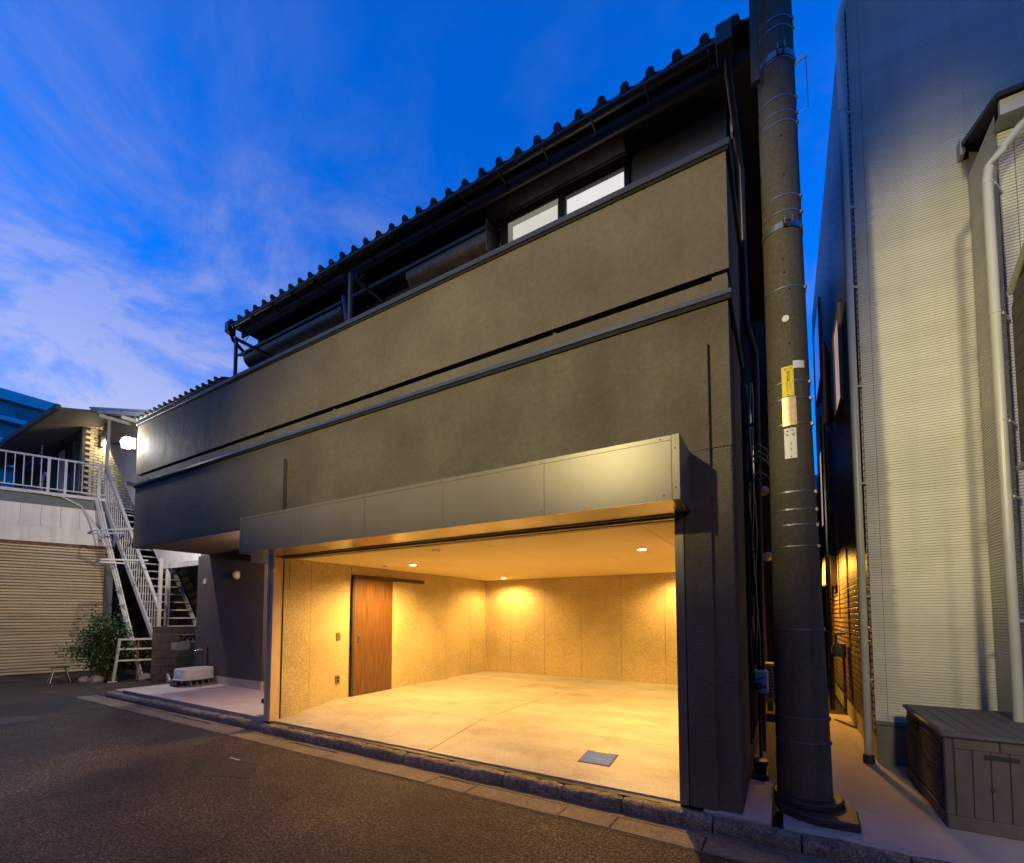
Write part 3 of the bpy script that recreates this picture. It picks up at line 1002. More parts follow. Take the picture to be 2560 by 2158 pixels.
DL = [(-5.46, 5.87, 'lit round ceiling downlight in front of the wooden sliding door'), (-5.62, 9.09, 'lit round ceiling downlight near the far left corner of the garage'),
      (-1.575, 5.98, 'lit round ceiling downlight nearest the right guide rail'), (-1.62, 9.1, 'lit ceiling downlight near the far right corner of the garage')]
for x, y, lab in DL:
    t = thing('downlight', (x, y, 2.40), lab, 'downlight', 'downlights in the garage ceiling')
    put('trim', B().lathe([(0.062, 0.0), (0.066, -0.004), (0.056, -0.005), (0.054, 0.0)], (x, y, 2.402), 24), M_white, t)
    put('lens', B().lathe([(0.054, 0.0), (0.054, -0.0065)], (x, y, 2.402), 24), E_down, t)
    spot('downlight_beam', (x, y, 2.375), (x, y, 0), 62 if y < 8 else 21, WARM, 162, 0.6, 0.045)
for x, y, lab in ((-3.913, 4.637, 'white ceiling detector disc on the garage ceiling near the opening'), (-6.224 + .25, 5.75, 'white ceiling detector disc on the garage ceiling above the sliding door')):
    put('ceiling_detector', B().lathe([(0.055, 0.0), (0.052, -0.02), (0.035, -0.028)], (x, y, 2.4015), 24), M_plate, None, smooth=True)
    tag(COL.objects[-1] if False else [o for o in bpy.data.objects if o.name.startswith('ceiling_detector')][-1], lab, 'detector', 'ceiling detectors')
t = thing('wall_switch', (-6.45, 5.155, 1.185), 'brown light switch plate on the board wall left of the sliding door', 'switch')
box('plate', -6.4505, -6.440, 5.115, 5.195, 1.12, 1.25, M_jamb, t, 0.002)
box('rocker', -6.4398, -6.436, 5.135, 5.175, 1.145, 1.225, M_jamb, t)
t = thing('power_outlet', (-6.45, 5.155, 0.47), 'brown power outlet low on the board wall left of the sliding door', 'outlet')
box('plate', -6.4505, -6.440, 5.112, 5.196, 0.40, 0.535, M_jamb, t, 0.002)
for z in (.43, .48):
    box('socket', -6.4398, -6.437, 5.135, 5.175, z, z + .035, M_black, t)
t = thing('water_meter_hatch', (-1.69, 4.59, 0.07), 'blue patterned water meter hatch in the garage ramp', 'hatch')
sl = (0.142 / 1.085)


def ramp_pt(x, y, h):
    return Vector((x, y, 0.004 + (y - 4.062) * sl + h))


def ramp_box(x0, x1, y0, y1, h0, h1):
    return B().hexa([ramp_pt(x0, y0, h0), ramp_pt(x1, y0, h0), ramp_pt(x1, y1, h0), ramp_pt(x0, y1, h0),
                     ramp_pt(x0, y0, h1), ramp_pt(x1, y0, h1), ramp_pt(x1, y1, h1), ramp_pt(x0, y1, h1)])


put('hatch_frame', ramp_box(-1.86, -1.52, 4.44, 4.74, -.02, .003), M_iron, t, 0.002)
put('hatch_lid', ramp_box(-1.845, -1.535, 4.455, 4.725, -.01, .0065), M_blue, t)
put('pull_tab', ramp_box(-1.77, -1.63, 4.712, 4.742, .0, .010), M_yellow, t)
kk = B()
for i in range(14):
    for j in range(10):
        if 3 <= j <= 4 and 4 <= i <= 9:
            continue
        x, y = -1.835 + i * .0215, 4.465 + j * .0255
        a = [ramp_pt(x, y + .009, .0066), ramp_pt(x + .008, y, .0066), ramp_pt(x + .016, y + .009, .0066), ramp_pt(x + .008, y + .018, .0066)]
        kk.prism(a, (0, 0, .003))
tag(put('stud_pattern', kk, M_blue, t), kind='stuff')

# ------------------------------------------------------------------ pavement corner under the pillar
put('plinth', B().box(-0.60, -0.13, 3.995, 4.051, -0.14, 0.004).box(-0.33, -0.13, 4.0511, 4.95, -0.14, 0.004), M_pad, H, 0.012)

# ------------------------------------------------------------------ utility pole
PX, PY = 0.105, 4.62
LEAN = -0.0058
PR = [(0.0, .199), (0.7, .194), (1.7, .180), (2.7, .168), (3.75, .159), (4.85, .153), (6.0, .149), (7.2, .145), (9.5, .135)]


def prad(z):
    for (a, r0), (c, r1) in zip(PR, PR[1:]):
        if a <= z <= c:
            return r0 + (r1 - r0) * (z - a) / (c - a)
    return PR[-1][1]


def ppt(ang, z, off=0.0):
    """point on the pole's skin; ang 0 faces the street (-Y), positive towards +X"""
    r = prad(z) + off
    return Vector((PX + LEAN * z + r * math.sin(ang), PY - r * math.cos(ang), z))


pole = thing('utility_pole', (PX, PY, -0.03), 'thick round concrete utility pole with steel bands and number plates', 'utility pole')
put('shaft', B().lathe([(r, z) for z, r in PR], (PX, PY, 0), 48, LEAN), M_pole, pole, smooth=True)
base = B()
poly = [(PX - .225, PY - .06), (PX - .17, PY - .27), (PX - .05, PY - .37), (PX + .07, PY - .42), (PX + .33, PY - .40), (PX + .345, PY - .1), (PX + .30, PY + .08), (PX + .2, PY + .2), (PX - .1, PY + .22), (PX - .21, PY + .1)]
base.prism([(x, y, -.05) for x, y in poly], (0, 0, .075))
put('base_plate', base, M_iron, pole, 0.012)
base = B()
base.prism([(PX + .02 + .25 * math.cos(a), PY - .03 + .27 * math.sin(a), .02) for a in [2 * math.pi * k / 32 for k in range(32)]], (0, 0, .055))
put('base_collar', base, M_iron, pole, 0.012)
bands = [6.88, 6.787, 6.483, 6.122, 5.976, 5.885, 5.2, 5.057, 4.369, 3.385, 3.164, 2.58, 2.43, 2.30, 2.12, 1.43, 0.71, 0.515, 3.53]
for z in bands:
    bb = B()
    n = 40
    pr_ = []
    for k in range(n):
        a = 2 * math.pi * k / n
        c0 = Vector((PX + LEAN * z, PY, z))
        d = Vector((math.sin(a), -math.cos(a), 0))
        pr_.append((c0, d))
    rr = prad(z)
    loops = []
    for r, h in ((rr - .004, -.007), (rr + .004, -.006), (rr + .004, .006), (rr - .004, .007)):
        loops.append([c0 + d * r + Vector((0, 0, h)) for c0, d in pr_])
    rings = [[bb.bm.verts.new(p) for p in l] for l in loops]
    for r0, r1 in zip(rings, rings[1:]):
        for k in range(n):
            bb.bm.faces.new((r0[k], r0[(k + 1) % n], r1[(k + 1) % n], r1[k]))
    a = R(68)
    bb.obox(ppt(a, z, .008), Vector((math.sin(a), -math.cos(a), 0)) * .009, Vector((math.cos(a), math.sin(a), 0)) * .012, (0, 0, .012))
    put('steel_band', bb, M_band, pole)
for z in (4.93, 6.53):
    bb = B()
    n = 36
    loops = []
    for o_, h in ((-.004, -.028), (.007, -.028), (.007, .028), (-.004, .028)):
        loops.append([ppt(2 * math.pi * k / n, z, o_) + Vector((0, 0, h)) for k in range(n)])
    rings = [[bb.bm.verts.new(p) for p in l] for l in loops]
    for r0, r1 in zip(rings, rings[1:]):
        for k in range(n):
            bb.bm.faces.new((r0[k], r0[(k + 1) % n], r1[(k + 1) % n], r1[k]))
    cl = put('clamp', bb, M_alu, pole)
    for da in (-.12, .16):
        a = R(12) + da
        d = Vector((math.sin(a), -math.cos(a), 0))
        put('clamp_ear', B().obox(ppt(a, z, .03), d * .03, Vector((math.cos(a), math.sin(a), 0)) * .005, (0, 0, .034)), M_alu, cl)
    q0, q1 = ppt(R(12) - .16, z, .042), ppt(R(12) + .20, z, .042)
    put('clamp_bolt', B().tube([q0, q1], .009, 8).tube([q0, q0 + (q1 - q0) * .1], .017, 6), M_iron, cl)
for z, a in ((5.75, 6), (5.38, 10), (4.62, -2), (4.5, 0), (3.86, 6), (4.34, 12)):
    put('bolt_hole', B().ball(ppt(R(a), z, .0), .009, (1, 1, 1), 8), M_ink, pole)


def plate(name, a0, a1, z0, z1, m, off=.004, th=.002):
    bb = B()
    n = 6
    fr, bk = [], []
    for zz in (z0, z1):
        fr.append([bb.bm.verts.new(ppt(a0 + (a1 - a0) * k / n, zz, off + th)) for k in range(n + 1)])
        bk.append([bb.bm.verts.new(ppt(a0 + (a1 - a0) * k / n, zz, off)) for k in range(n + 1)])
    for k in range(n):
        bb.bm.faces.new((fr[0][k], fr[0][k + 1], fr[1][k + 1], fr[1][k]))
        bb.bm.faces.new((bk[0][k], bk[1][k], bk[1][k + 1], bk[0][k + 1]))
        bb.bm.faces.new((fr[0][k], bk[0][k], bk[0][k + 1], fr[0][k + 1]))
        bb.bm.faces.new((fr[1][k], fr[1][k + 1], bk[1][k + 1], bk[1][k]))
    for k in (0, n):
        bb.bm.faces.new((fr[0][k], fr[1][k], bk[1][k], bk[0][k]))
    return put(name, bb, m, pole)


A0, A1 = -0.30, 0.245                     # angular span of the narrow plates


def placer(ac, zc, z0=None, off=.0068):
    def f(u, v):
        z = zc + v
        return ppt(ac + u / prad(z), z, off)
    return f


def dot(parent, ac, z, w, h, name='print_mark', m=None):
    bb = B()
    f = placer(ac, z)
    pts = [f(w * math.cos(2 * math.pi * k / 14), h * math.sin(2 * math.pi * k / 14)) for k in range(14)]
    v = [bb.bm.verts.new(p) for p in pts]
    bb.bm.faces.new(v)
    return put(name, bb, m or M_ink, parent)


yp = plate('yellow_plate', A0, A1 - .01, 3.398, 3.66, M_yellow)
AC = (A0 + A1) / 2
lettering('NTT', .017, M_ink, yp, placer(AC + .10, 3.634))
ring = B()
f = placer(AC - .10, 3.634)
ra = [ring.bm.verts.new(f(.011 * math.cos(2 * math.pi * k / 20), .011 * math.sin(2 * math.pi * k / 20))) for k in range(20)]
rb = [ring.bm.verts.new(f(.0085 * math.cos(2 * math.pi * k / 20), .0085 * math.sin(2 * math.pi * k / 20))) for k in range(20)]
for k in range(20):
    ring.bm.faces.new((ra[k], ra[(k + 1) % 20], rb[(k + 1) % 20], rb[k]))
put('print_mark', ring, M_ink, yp)
dot(yp, AC - .10, 3.632, .004, .004)
for ch, z in zip('朝日町幹', (3.603, 3.580, 3.557, 3.534)):
    lettering(ch, .026, M_ink, yp, placer(AC + .02, z))
for ch, z in zip('197', (3.508, 3.487, 3.466)):
    lettering(ch, .021, M_ink, yp, placer(AC + .10, z))
for ch, z in zip('日863', (3.508, 3.487, 3.466, 3.445)):
    lettering(ch, .020, M_ink, yp, placer(AC - .04, z))
dot(yp, AC, 3.413, .005, .003)
for z in (3.615, 3.52, 3.425):
    for s in (A0 + .045, A1 - .06):
        dot(yp, s, z, .0015, .0055)
bp_ = plate('brass_plate', A0 - .02, A1 + .055, 3.146, 3.392, M_brass)
for k in range(16):
    dot(bp_, AC - .06 + random.uniform(0, .12), 3.36 - k * .011, .0017, .0017)
wp = plate('white_plate', A0 + .02, A1, 2.862, 3.122, M_plate)
AC2 = (A0 + .02 + A1) / 2
dot(wp, AC2 - .12, 3.095, .0075, .0065)
lettering('東電', .012, M_ink, wp, placer(AC2 + .08, 3.100))
lettering('東', .024, M_ink, wp, placer(AC2 - .125, 3.062))
lettering('橋', .024, M_ink, wp, placer(AC2 + .125, 3.062))
lettering('7', .034, M_ink, wp, placer(AC2 + .01, 2.983))
lettering('3', .034, M_ink, wp, placer(AC2 + .01, 2.937))
dot(wp, AC2, 2.877, .006, .005)
for z in (3.078, 2.90):
    for s in (A0 + .06, A1 - .05):
        dot(wp, s, z, .0014, .0065)
plate('blank_sticker', .22, .80, 3.635, 3.70, M_plate)
dk = B()
f = placer(-.02, 4.085, off=.003)
v = [dk.bm.verts.new(f(.026 * math.cos(2 * math.pi * k / 24), .029 * math.sin(2 * math.pi * k / 24))) for k in range(24)]
dk.bm.faces.new(v)
put('round_sticker', dk, M_plate, pole)
put('conduit_cover', B().box(-.125, -.055, 4.43, 4.48, 6.33, 9.5), M_pole, pole, 0.004)
put('step_bolt', B().tube([ppt(R(75), 6.45, 0), ppt(R(75), 6.45, .10)], .007, 6).tube([ppt(R(75), 6.45, .09), ppt(R(75), 5.98, .09), ppt(R(75), 5.98, .02)], .0035, 6), M_band, pole)

# ------------------------------------------------------------------ right house
RH = thing('siding_house', (1.7, 6.3, 0), 'tall cream house with ribbed siding beside the utility pole', 'house')
put('house_body', B().box(0.826, 1.9, 6.312, 13.5, -.03, 9.2).box(1.772, 4.5, 5.615, 13.5, -.03, 5.9).box(1.9, 6, 6.312, 13.5, 0, 9.2), M_sidingplain, RH)
siding(RH, (0.815, 6.309, 0), (1, 0, 0), 0.103, 0.41, 9.0, nrm=(0, -1, 0))
siding(RH, (0.922, 6.309, 0), (1, 0, 0), 0.838, 0.41, 9.0, nrm=(0, -1, 0))
siding(RH, (1.762, 6.309, 0), (1, 0, 0), 2.5, 6.42, 9.0, nrm=(0, -1, 0))
siding(RH, (1.769, 5.62, 0), (0, 1, 0), 0.685, 0.3, 6.1, nrm=(-1, 0, 0))
siding(RH, (1.775, 5.611, 0), (1, 0, 0), 0.098, 0.3, 5.9, nrm=(0, -1, 0))
siding(RH, (1.878, 5.611, 0), (1, 0, 0), 1.5, 0.3, 5.9, nrm=(0, -1, 0))
box('joint_strip', 0.9185, 0.9215, 6.305, 6.311, 0.41, 9.0, M_found, RH)
box('joint_strip', 1.8735, 1.8775, 5.607, 5.613, 0.3, 5.9, M_found, RH)
box('foundation', 0.818, 4.4, 6.295, 6.311, -.06, 0.36, M_found, RH)
box('drip_flashing', 0.812, 4.4, 6.285, 6.306, 0.375, 0.408, M_found, RH)
put('side_cladding', B().box(0.800, 0.825, 6.33, 13.5, 0.3, 9.0), M_sidebrick, RH)
# bay roof
put('bay_roof', B().hexa([(1.70, 5.36, 6.03), (4.5, 5.36, 6.03), (4.5, 6.30, 6.40), (1.70, 6.30, 6.40), (1.70, 5.36, 6.07), (4.5, 5.36, 6.07), (4.5, 6.30, 6.45), (1.70, 6.30, 6.45)]), M_black, RH)
box('bay_fascia', 1.735, 4.5, 5.40, 5.44, 5.89, 6.026, M_sidingplain, RH)
put('bay_eave_soffit', B().box(1.74, 4.5, 5.441, 5.61, 5.905, 5.925), M_sidingplain, RH)
box('roof_end_cap', 1.69, 1.725, 6.2, 6.30, 6.28, 6.46, M_sidingplain, RH)
# rain pipes
put('downpipe', B().tube([(0.90, 6.16, 9.0), (0.86, 6.19, 8.85), (0.755, 6.235, 8.55), (0.735, 6.24, 8.42), (0.735, 6.24, 0.02)], 0.037, 14), M_pipew, RH, smooth=True)
jn = None
for z in (7.35, 6.2, 5.25, 4.1, 3.0, 1.75, 0.85):
    if jn is None:
        jn = put('pipe_collar', B().tube([(0.735, 6.24, z), (0.735, 6.24, z + .012)], 0.0405, 14).bar((0.76, 6.25, z), (0.825, 6.30, z), .012, .02), M_pipew, RH)
        zj = z
    else:
        dup(jn, (0, 0, z - zj), RH)
put('pipe_foot', B().lathe([(0.055, -.03), (0.05, .05), (0.042, .06)], (0.735, 6.24, 0), 14), M_iron, RH)
put('downpipe', B().tube([(2.6, 5.34, 6.28), (1.85, 5.40, 5.72), (1.74, 5.42, 5.60), (1.655, 5.43, 5.48), (1.64, 5.43, 5.38), (1.64, 5.43, 0.05)], 0.036, 14), M_pipew, RH, smooth=True)
jn = None
for z in (5.33, 4.15, 3.2, 2.55, 1.5, .55):
    if jn is None:
        jn = put('pipe_collar', B().tube([(1.64, 5.43, z), (1.64, 5.43, z + .014)], 0.039, 14).bar((1.69, 5.44, z), (1.78, 5.60, z), .012, .02), M_pipew, RH)
        zj = z
    else:
        dup(jn, (0, 0, z - zj), RH)
# brown boarded balcony side at the right edge
scn = thing('balcony_screen', (1.8, 5.0, 2.7), 'brown boarded balcony side screen at the right picture edge', 'screen')
for k in range(13):
    z = 2.80 + k * .145
    put('screen_board', B().hexa([(1.70, 3.6, z), (1.715, 3.6, z), (1.715, 5.3, z), (1.70, 5.3, z), (1.70, 3.6, z + .14), (1.715, 3.6, z + .14), (1.715, 5.3, min(z + .14, 4.22)), (1.70, 5.3, min(z + .14, 4.22))])
        if z + .14 < 4.23 else B().hexa([(1.70, 3.6, z), (1.715, 3.6, z), (1.715, 5.3 - (k - 9) * .28, z), (1.70, 5.3 - (k - 9) * .28, z), (1.70, 3.6, z + .14), (1.715, 3.6, z + .14), (1.715, 5.3 - (k - 8.6) * .28, z + .14), (1.70, 5.3 - (k - 8.6) * .28, z + .14)]),
        M_panel, scn)
put('screen_backing', B().prism([(1.7155, 3.6, 2.78), (1.7155, 5.31, 2.78), (1.7155, 5.31, 4.22), (1.7155, 3.6, 5.2)], (.03, 0, 0)), M_black, scn)
put('screen_cap', B().bar((1.715, 5.33, 4.24), (1.715, 3.6, 5.22), .06, .035), M_sidingplain, scn)
box('screen_sill', 1.68, 1.75, 3.6, 5.33, 2.735, 2.775, M_sidingplain, scn)

# side windows in the alley wall of the right house
w1 = thing('casement_window', (0.80, 8.2, 4.6), 'open casement window with a pink lit curtain high on the alley wall', 'window')
put('frame', B().box(0.76, 0.799, 7.72, 7.78, 4.55, 5.95).box(0.76, 0.799, 8.55, 8.61, 4.55, 5.95).box(0.76, 0.799, 7.781, 8.549, 4.55, 4.61).box(0.76, 0.799, 7.781, 8.549, 5.89, 5.95), M_jamb, w1)
box('curtain', 0.785, 0.797, 7.78, 8.55, 4.61, 5.89, E_side, w1)
put('sash', B().obox((0.70, 8.85, 5.25), (0.06, .25, 0), (.012, -.003, 0), (0, 0, .68)), M_jamb, w1)
put('sash_glass', B().obox((0.688, 8.85, 5.25), (0.05, .21, 0), (.004, -.001, 0), (0, 0, .62)), E_side, w1)  # open sash glass emits, in place of a reflection
w2 = thing('narrow_window', (0.80, 11.9, 3.8), 'narrow lit window low on the alley wall behind the pole', 'window')
box('frame', 0.74, 0.799, 10.3, 11.6, 3.3, 5.0, M_jamb, w2)
box('pane', 0.732, 0.7395, 10.4, 11.5, 3.4, 4.9, E_side, w2)
w3 = thing('dark_window', (0.80, 11.4, 6.8), 'dark unlit window at the top of the alley wall', 'window')
box('frame', 0.765, 0.799, 10.9, 12.4, 6.3, 8.0, M_black, w3)
box('pane', 0.758, 0.7645, 11.0, 12.3, 6.4, 7.9, M_glass, w3)
put('alley_pipe', B().tube([(0.60, 8.6, 4.7), (0.60, 8.6, 0.1)], .035, 10), M_cable)
tag(bpy.data.objects['alley_pipe'], 'black vertical pipe in the alley right of the utility pole', 'pipe')
put('alley_hood', B().ball((0.76, 9.35, 4.95), .1, (1, 1, 1.2), 12), M_jamb, None, smooth=True)
tag(bpy.data.objects['alley_hood'], 'small vent hood on the alley wall under the open casement window', 'vent')
t = thing('alley_meter_cabinet', (0.72, 9.8, 2.0), 'grey curved cabinet on the brick alley wall hiding an orange lamp', 'cabinet')
put('cabinet_shell', B().prism([(0.80, 9.55, 2.05), (0.66, 9.55, 2.05), (0.60, 9.62, 2.05), (0.60, 9.95, 2.05), (0.80, 9.95, 2.05)], (0, 0, .52)), M_greybox, t, 0.02)
put('cabinet_trim', B().box(0.785, 0.80, 9.30, 9.40, 1.5, 3.2), M_jamb, t)
t = thing('alley_lamp', (0.70, 10.15, 2.2), 'orange glowing wall lamp behind the grey cabinet in the alley', 'lamp')
put('lamp_glass', B().ball((0.70, 10.12, 2.18), .07, (1, 1, 1.3), 14), E_alley, t, smooth=True)
put('lamp_bracket', B().box(0.74, 0.80, 10.08, 10.16, 2.14, 2.22), M_black, t)
spot('alley_lamp_light', (0.15, 9.6, 2.45), (0.70, 9.3, 1.35), 45, (1.0, 0.50, 0.07), 140, 0.8, 0.08)
t = thing('alley_gas_meter', (0.68, 8.5, 0.9), 'pale grey gas meter on the alley wall right of the pole', 'gas meter')
put('meter_body', B().box(0.62, 0.78, 8.42, 8.58, .92, 1.12).box(0.60, 0.62, 8.44, 8.56, .96, 1.08), M_greybox, t, 0.015)
put('meter_pipes', B().tube([(0.66, 8.5, 1.11), (0.66, 8.5, 1.26), (0.78, 8.5, 1.27)], .022, 8).tube([(0.75, 8.5, .93), (0.75, 8.5, .1)], .02, 8), M_greybox, t, smooth=True)

# ------------------------------------------------------------------ left side of the alley
for (y, z, lab) in ((8.72, 3.63, 'upper of the two silver dome vents in the alley left of the pole'), (9.3, 2.58, 'lower of the two silver dome vents in the alley left of the pole')):
    t = thing('dome_vent', (-0.29, y, z), lab, 'vent', 'silver dome vents in the alley')
    put('hood', B().ball((-0.245 + (.02 if z < 3 else 0), y, z), .085, (1, 1, 1), 14), M_shell, t, smooth=True)
    put('flange', B().tube([(-0.318, y, z), (-0.26, y, z)], .06, 14), M_shell, t)
t = thing('electric_meter', (-0.29, 6.2, 1.8), 'dark grey electric meter cabinet on the alley side of the dark house', 'meter')
put('cabinet', B().box(-.318, -.215, 6.1, 6.3, 1.86, 2.47), M_darkbox, t, 0.01)
put('glass', B().box(-.30, -.235, 6.09, 6.099, 2.0, 2.4), M_greybox, t)
put('conduit', B().tube([(-.27, 6.2, 2.47), (-.27, 6.2, 2.9)], .02, 8).tube([(-.26, 6.15, 1.87), (-.22, 6.12, 1.7), (-.24, 6.12, 1.6), (-.28, 6.12, 1.75)], .009, 6), M_cable, t)
cb = thing('cable_bundle', (-0.30, 5.42, 0.3), 'glossy black cables running down the dark house corner beside the pole', 'cables')
for k in range(5):
    pts = []
    x0 = -.305 + .016 * k
    for i in range(34):
        z = 4.0 - i * .09
        pts.append((x0 + .011 * math.sin(z * 5 + k * 2) + random.uniform(-.003, .003), 5.35 + .03 * (k % 3) + .012 * math.cos(z * 4 + k), z))
    put('cable', B().tube(pts, .0085 if k < 3 else .013, 6), M_cable, cb, smooth=True)
for k in range(4):
    a = random.uniform(2.9, 3.5)
    put('cable', B().tube([(-.29, 5.4, a), (-.2, 5.45, a + .15), (-.12, 5.6, a + .12), (-.05, 5.9, a - .05 * k)], .009, 6), M_cable, cb, smooth=True)
for z in (3.55, 2.95, 2.2):
    put('cable_tie', B().box(-.32, -.19, 5.36, 5.42, z, z + .02), M_iron, cb)
t = thing('slit_window', (-0.33, 7.0, 3.7), 'narrow lit slit window on the alley side of the dark house', 'window')
box('frame', -.338, -.312, 6.62, 7.28, 3.45, 4.3, M_black, t)
box('pane', -.3115, -.309, 6.70, 7.20, 3.52, 4.2, E_slit, t)
t = thing('air_conditioner', (0, 8.85, 0.1), 'grey air conditioner outdoor unit with a slatted grille behind the pole', 'air conditioner')
box('case', -.30, .42, 8.72, 9.0, .12, .75, M_greybox, t, 0.01)
box('grille_opening', -.27, .25, 8.712, 8.7195, .17, .70, M_black, t)
sl_ = None
for k in range(10):
    if sl_ is None:
        sl_ = box('grille_slat', -.27, .25, 8.70, 8.7115, .18, .19, M_greybox, t)
    else:
        dup(sl_, (0, 0, .053 * k), t)
box('grille_bar', -.20, -.19, 8.697, 8.6995, .17, .70, M_greybox, t)
for x in (-.28, .3):
    box('foot_rail', x, x + .08, 8.7, 9.0, -.03, .118, M_darkbox, t)
t = thing('stop_valve_box', (-0.24, 5.6, 0.8), 'pale plastic box with a black valve beside the house corner', 'valve box')
put('case', B().box(-.30, -.165, 5.55, 5.68, .72, .96), M_plate, t, 0.015)
put('valve', B().ball((-.25, 5.5, .80), .05, (1, 1, .8), 10).bar((-.29, 5.48, .86), (-.20, 5.48, .90), .012, .012).tube([(-.33, 5.5, .80), (-.18, 5.5, .80)], .015, 8), M_cable, t)
put('pipe', B().tube([(-.25, 5.55, .72), (-.25, 5.55, -.03)], .016, 8), M_cable, t)
t = thing('drain_pot', (-0.25, 5.15, -0.03), 'small dark pot and tray on the ground at the house corner', 'pot')
put('tray', B().box(-.31, -.17, 5.0, 5.28, -.03, .04), M_cable, t, 0.01)
put('pot', B().lathe([(.05, 0), (.07, .1), (.06, .1)], (-.24, 5.14, .04), 14), M_darkbox, t)
t = thing('yellow_hose', (0.2, 9.5, 0.75), 'yellow hose sticking up above the air conditioner', 'hose')
put('hose', B().tube([(-.10, 9.05, .75), (-.11, 9.05, .95), (-.14, 9.08, 1.12)], .022, 8), M_yellow, t, smooth=True)

# ------------------------------------------------------------------ storage chest on the right
ch = thing('storage_chest', (1.35, 5.3, -0.03), 'dark grey resin storage chest with a planked lid at lower right', 'storage chest')
X0, X1, Y0, Y1 = 1.0, 1.735, 4.66, 5.93
put('chest_body', B().hexa([(X0 + .02, Y0 + .02, -.03), (X1, Y0 + .02, -.03), (X1, Y1, -.03), (X0 + .02, Y1, -.03),
                            (X0 + .008, Y0 + .008, .63), (X1, Y0 + .008, .63), (X1, Y1, .63), (X0 + .008, Y1, .63)]), M_chest, ch, 0.01)
box('plinth_band', X0 + .004, X1, Y0 + .002, Y1, -.034, .065, M_chest, ch, 0.006)
pw = .098
for k in range(7):
    a = X0 + .055 + k * pw
    put('front_plank', B().hexa([(a + .0025, Y0 + .003, .067), (a + pw - .0025, Y0 + .003, .067), (a + pw - .0025, Y0 + .018, .067), (a + .0025, Y0 + .018, .067),
                                 (a + .0025, Y0 - .004, .555), (a + pw - .0025, Y0 - .004, .555), (a + pw - .0025, Y0 + .012, .555), (a + .0025, Y0 + .012, .555)]), M_chest, ch, 0.003)
box('corner_post', X0 + .0, X0 + .052, Y0 - .004, Y0 + .05, .066, .628, M_chest, ch, 0.008)
for a, c in ((X0 + .055, X0 + .30), (X0 + .303, X1)):
    box('top_rail', a, c, Y0 - .006, Y0 + .012, .557, .628, M_chest, ch, 0.004)
box('handle_slot', X0 + .215, X0 + .40, Y0 - .0065, Y0 + .0, .50, .535, M_ink, ch)
box('latch', X0 + .245, X0 + .265, Y0 - .012, Y0 - .004, .28, .305, M_ink, ch)
lid = put('lid', B().box(X0 - .022, X1, Y0 - .022, Y1 + .01, .631, .666), M_chest, ch, 0.014)
for k in range(7):
    a = X0 + .0 + k * .105
    box('lid_plank', a + .0025, a + .1025, Y0 + .08, Y1 - .02, .6665, .6705, M_chest, lid)
bb = B()
for k in range(16):
    bb.box(X0 - .002, X0 + .02, Y0 + .08, Y1 - .05, .10 + k * .03, .118 + k * .03)
tag(put('side_ribs', bb, M_chest, ch), kind='stuff')
put('side_handle', B().box(X0 - .012, X0 + .01, Y0 + .75, Y0 + .95, .53, .57), M_ink, ch, 0.005)

# ------------------------------------------------------------------ left neighbour: shutter building
SA = Vector((-18.243, 3.68, 0))
SD = Vector((0.3283, 0.9446, 0)).normalized()
SN = Vector((SD.y, -SD.x, 0))


def S(s, o, z):
    return SA + SD * s + SN * o + Vector((0, 0, z))


def sbox(name, s0, s1, o0, o1, z0, z1, m, parent, bevel=0):
    return put(name, B().hexa([S(s0, o1, z0), S(s1, o1, z0), S(s1, o0, z0), S(s0, o0, z0), S(s0, o1, z1), S(s1, o1, z1), S(s1, o0, z1), S(s0, o0, z1)]), m, parent, bevel)


SH = thing('shutter_building', S(0, 0, -.12), 'low building with a wide beige roller shutter and a white balcony deck', 'building')
sbox('building_body', -7, 2.2, -6.0, -.06, -.12, 4.98, M_greyband, SH)
sbox('deck_slab', -7, 2.25, -6.0, .04, 4.985, 5.05, M_offwhite, SH)
sbox('shutter_head', -7, 2.2, -.059, .02, 3.50, 3.60, M_rust, SH)
sl0 = None
pitch = 0.0845
for k in range(43):
    z = -.10 + k * pitch
    if sl0 is None:
        prof = [(-.045, 0), (.004, .004), (.013, .022), (.013, .05), (.002, .068), (-.018, .078), (-.045, .083)]
        bb = B().sheet([S(-7, o, z + h) for o, h in prof], SD * 9.0)
        sl0 = put('shutter_slat', bb, M_slat, SH)
    else:
        dup(sl0, SN * random.uniform(-.004, .004) + Vector((0, 0, k * pitch)), SH)
sbox('fascia_band', -7, 2.22, -.059, .045, 3.602, 4.05, M_offwhite, SH, .004)
fp = None
for k in range(20):
    s = 2.20 - (k + 1) * .40
    fp_ = sbox('fascia_panel', s + .003, s + .397, -.059, .03, 4.053, 4.66, M_offwhite, SH)
sbox('grey_fascia', -7, 2.21, -.055, .0, 4.662, 4.95, M_greyband, SH)
for a, c in ((-7, -3), (-2.995, .3), (.305, 2.25)):
    sbox('deck_edge_strip', a, c, .0405, .085, 4.955, 5.045, M_white, SH, .004)
# railing
rl = thing('balcony_railing', S(0, 0, 5.05), 'white balcony railing on the deck above the roller shutter', 'railing')
sbox('top_rail', -6.5, 2.05, -.03, .03, 6.02, 6.07, M_white, rl)
sbox('bottom_rail', -6.5, 2.02, -.015, .015, 5.14, 5.17, M_white, rl)
bl0 = None
for k in range(45):
    s = 1.93 - k * .172
    if abs(s - .71) < .06 or abs(s - 1.06) < .06 or s < -6.4:
        continue
    if bl0 is None:
        bl0 = sbox('baluster', s - .010, s + .010, -.010, .010, 5.171, 6.019, M_white, rl)
        s00 = s
    else:
        dup(bl0, SD * (s - s00), rl)
for s in (1.80, 1.06, .71, -1.2, -3.2):
    sbox('railing_post', s - .03, s + .03, -.031, .031, 5.051, 6.018, M_white, rl)

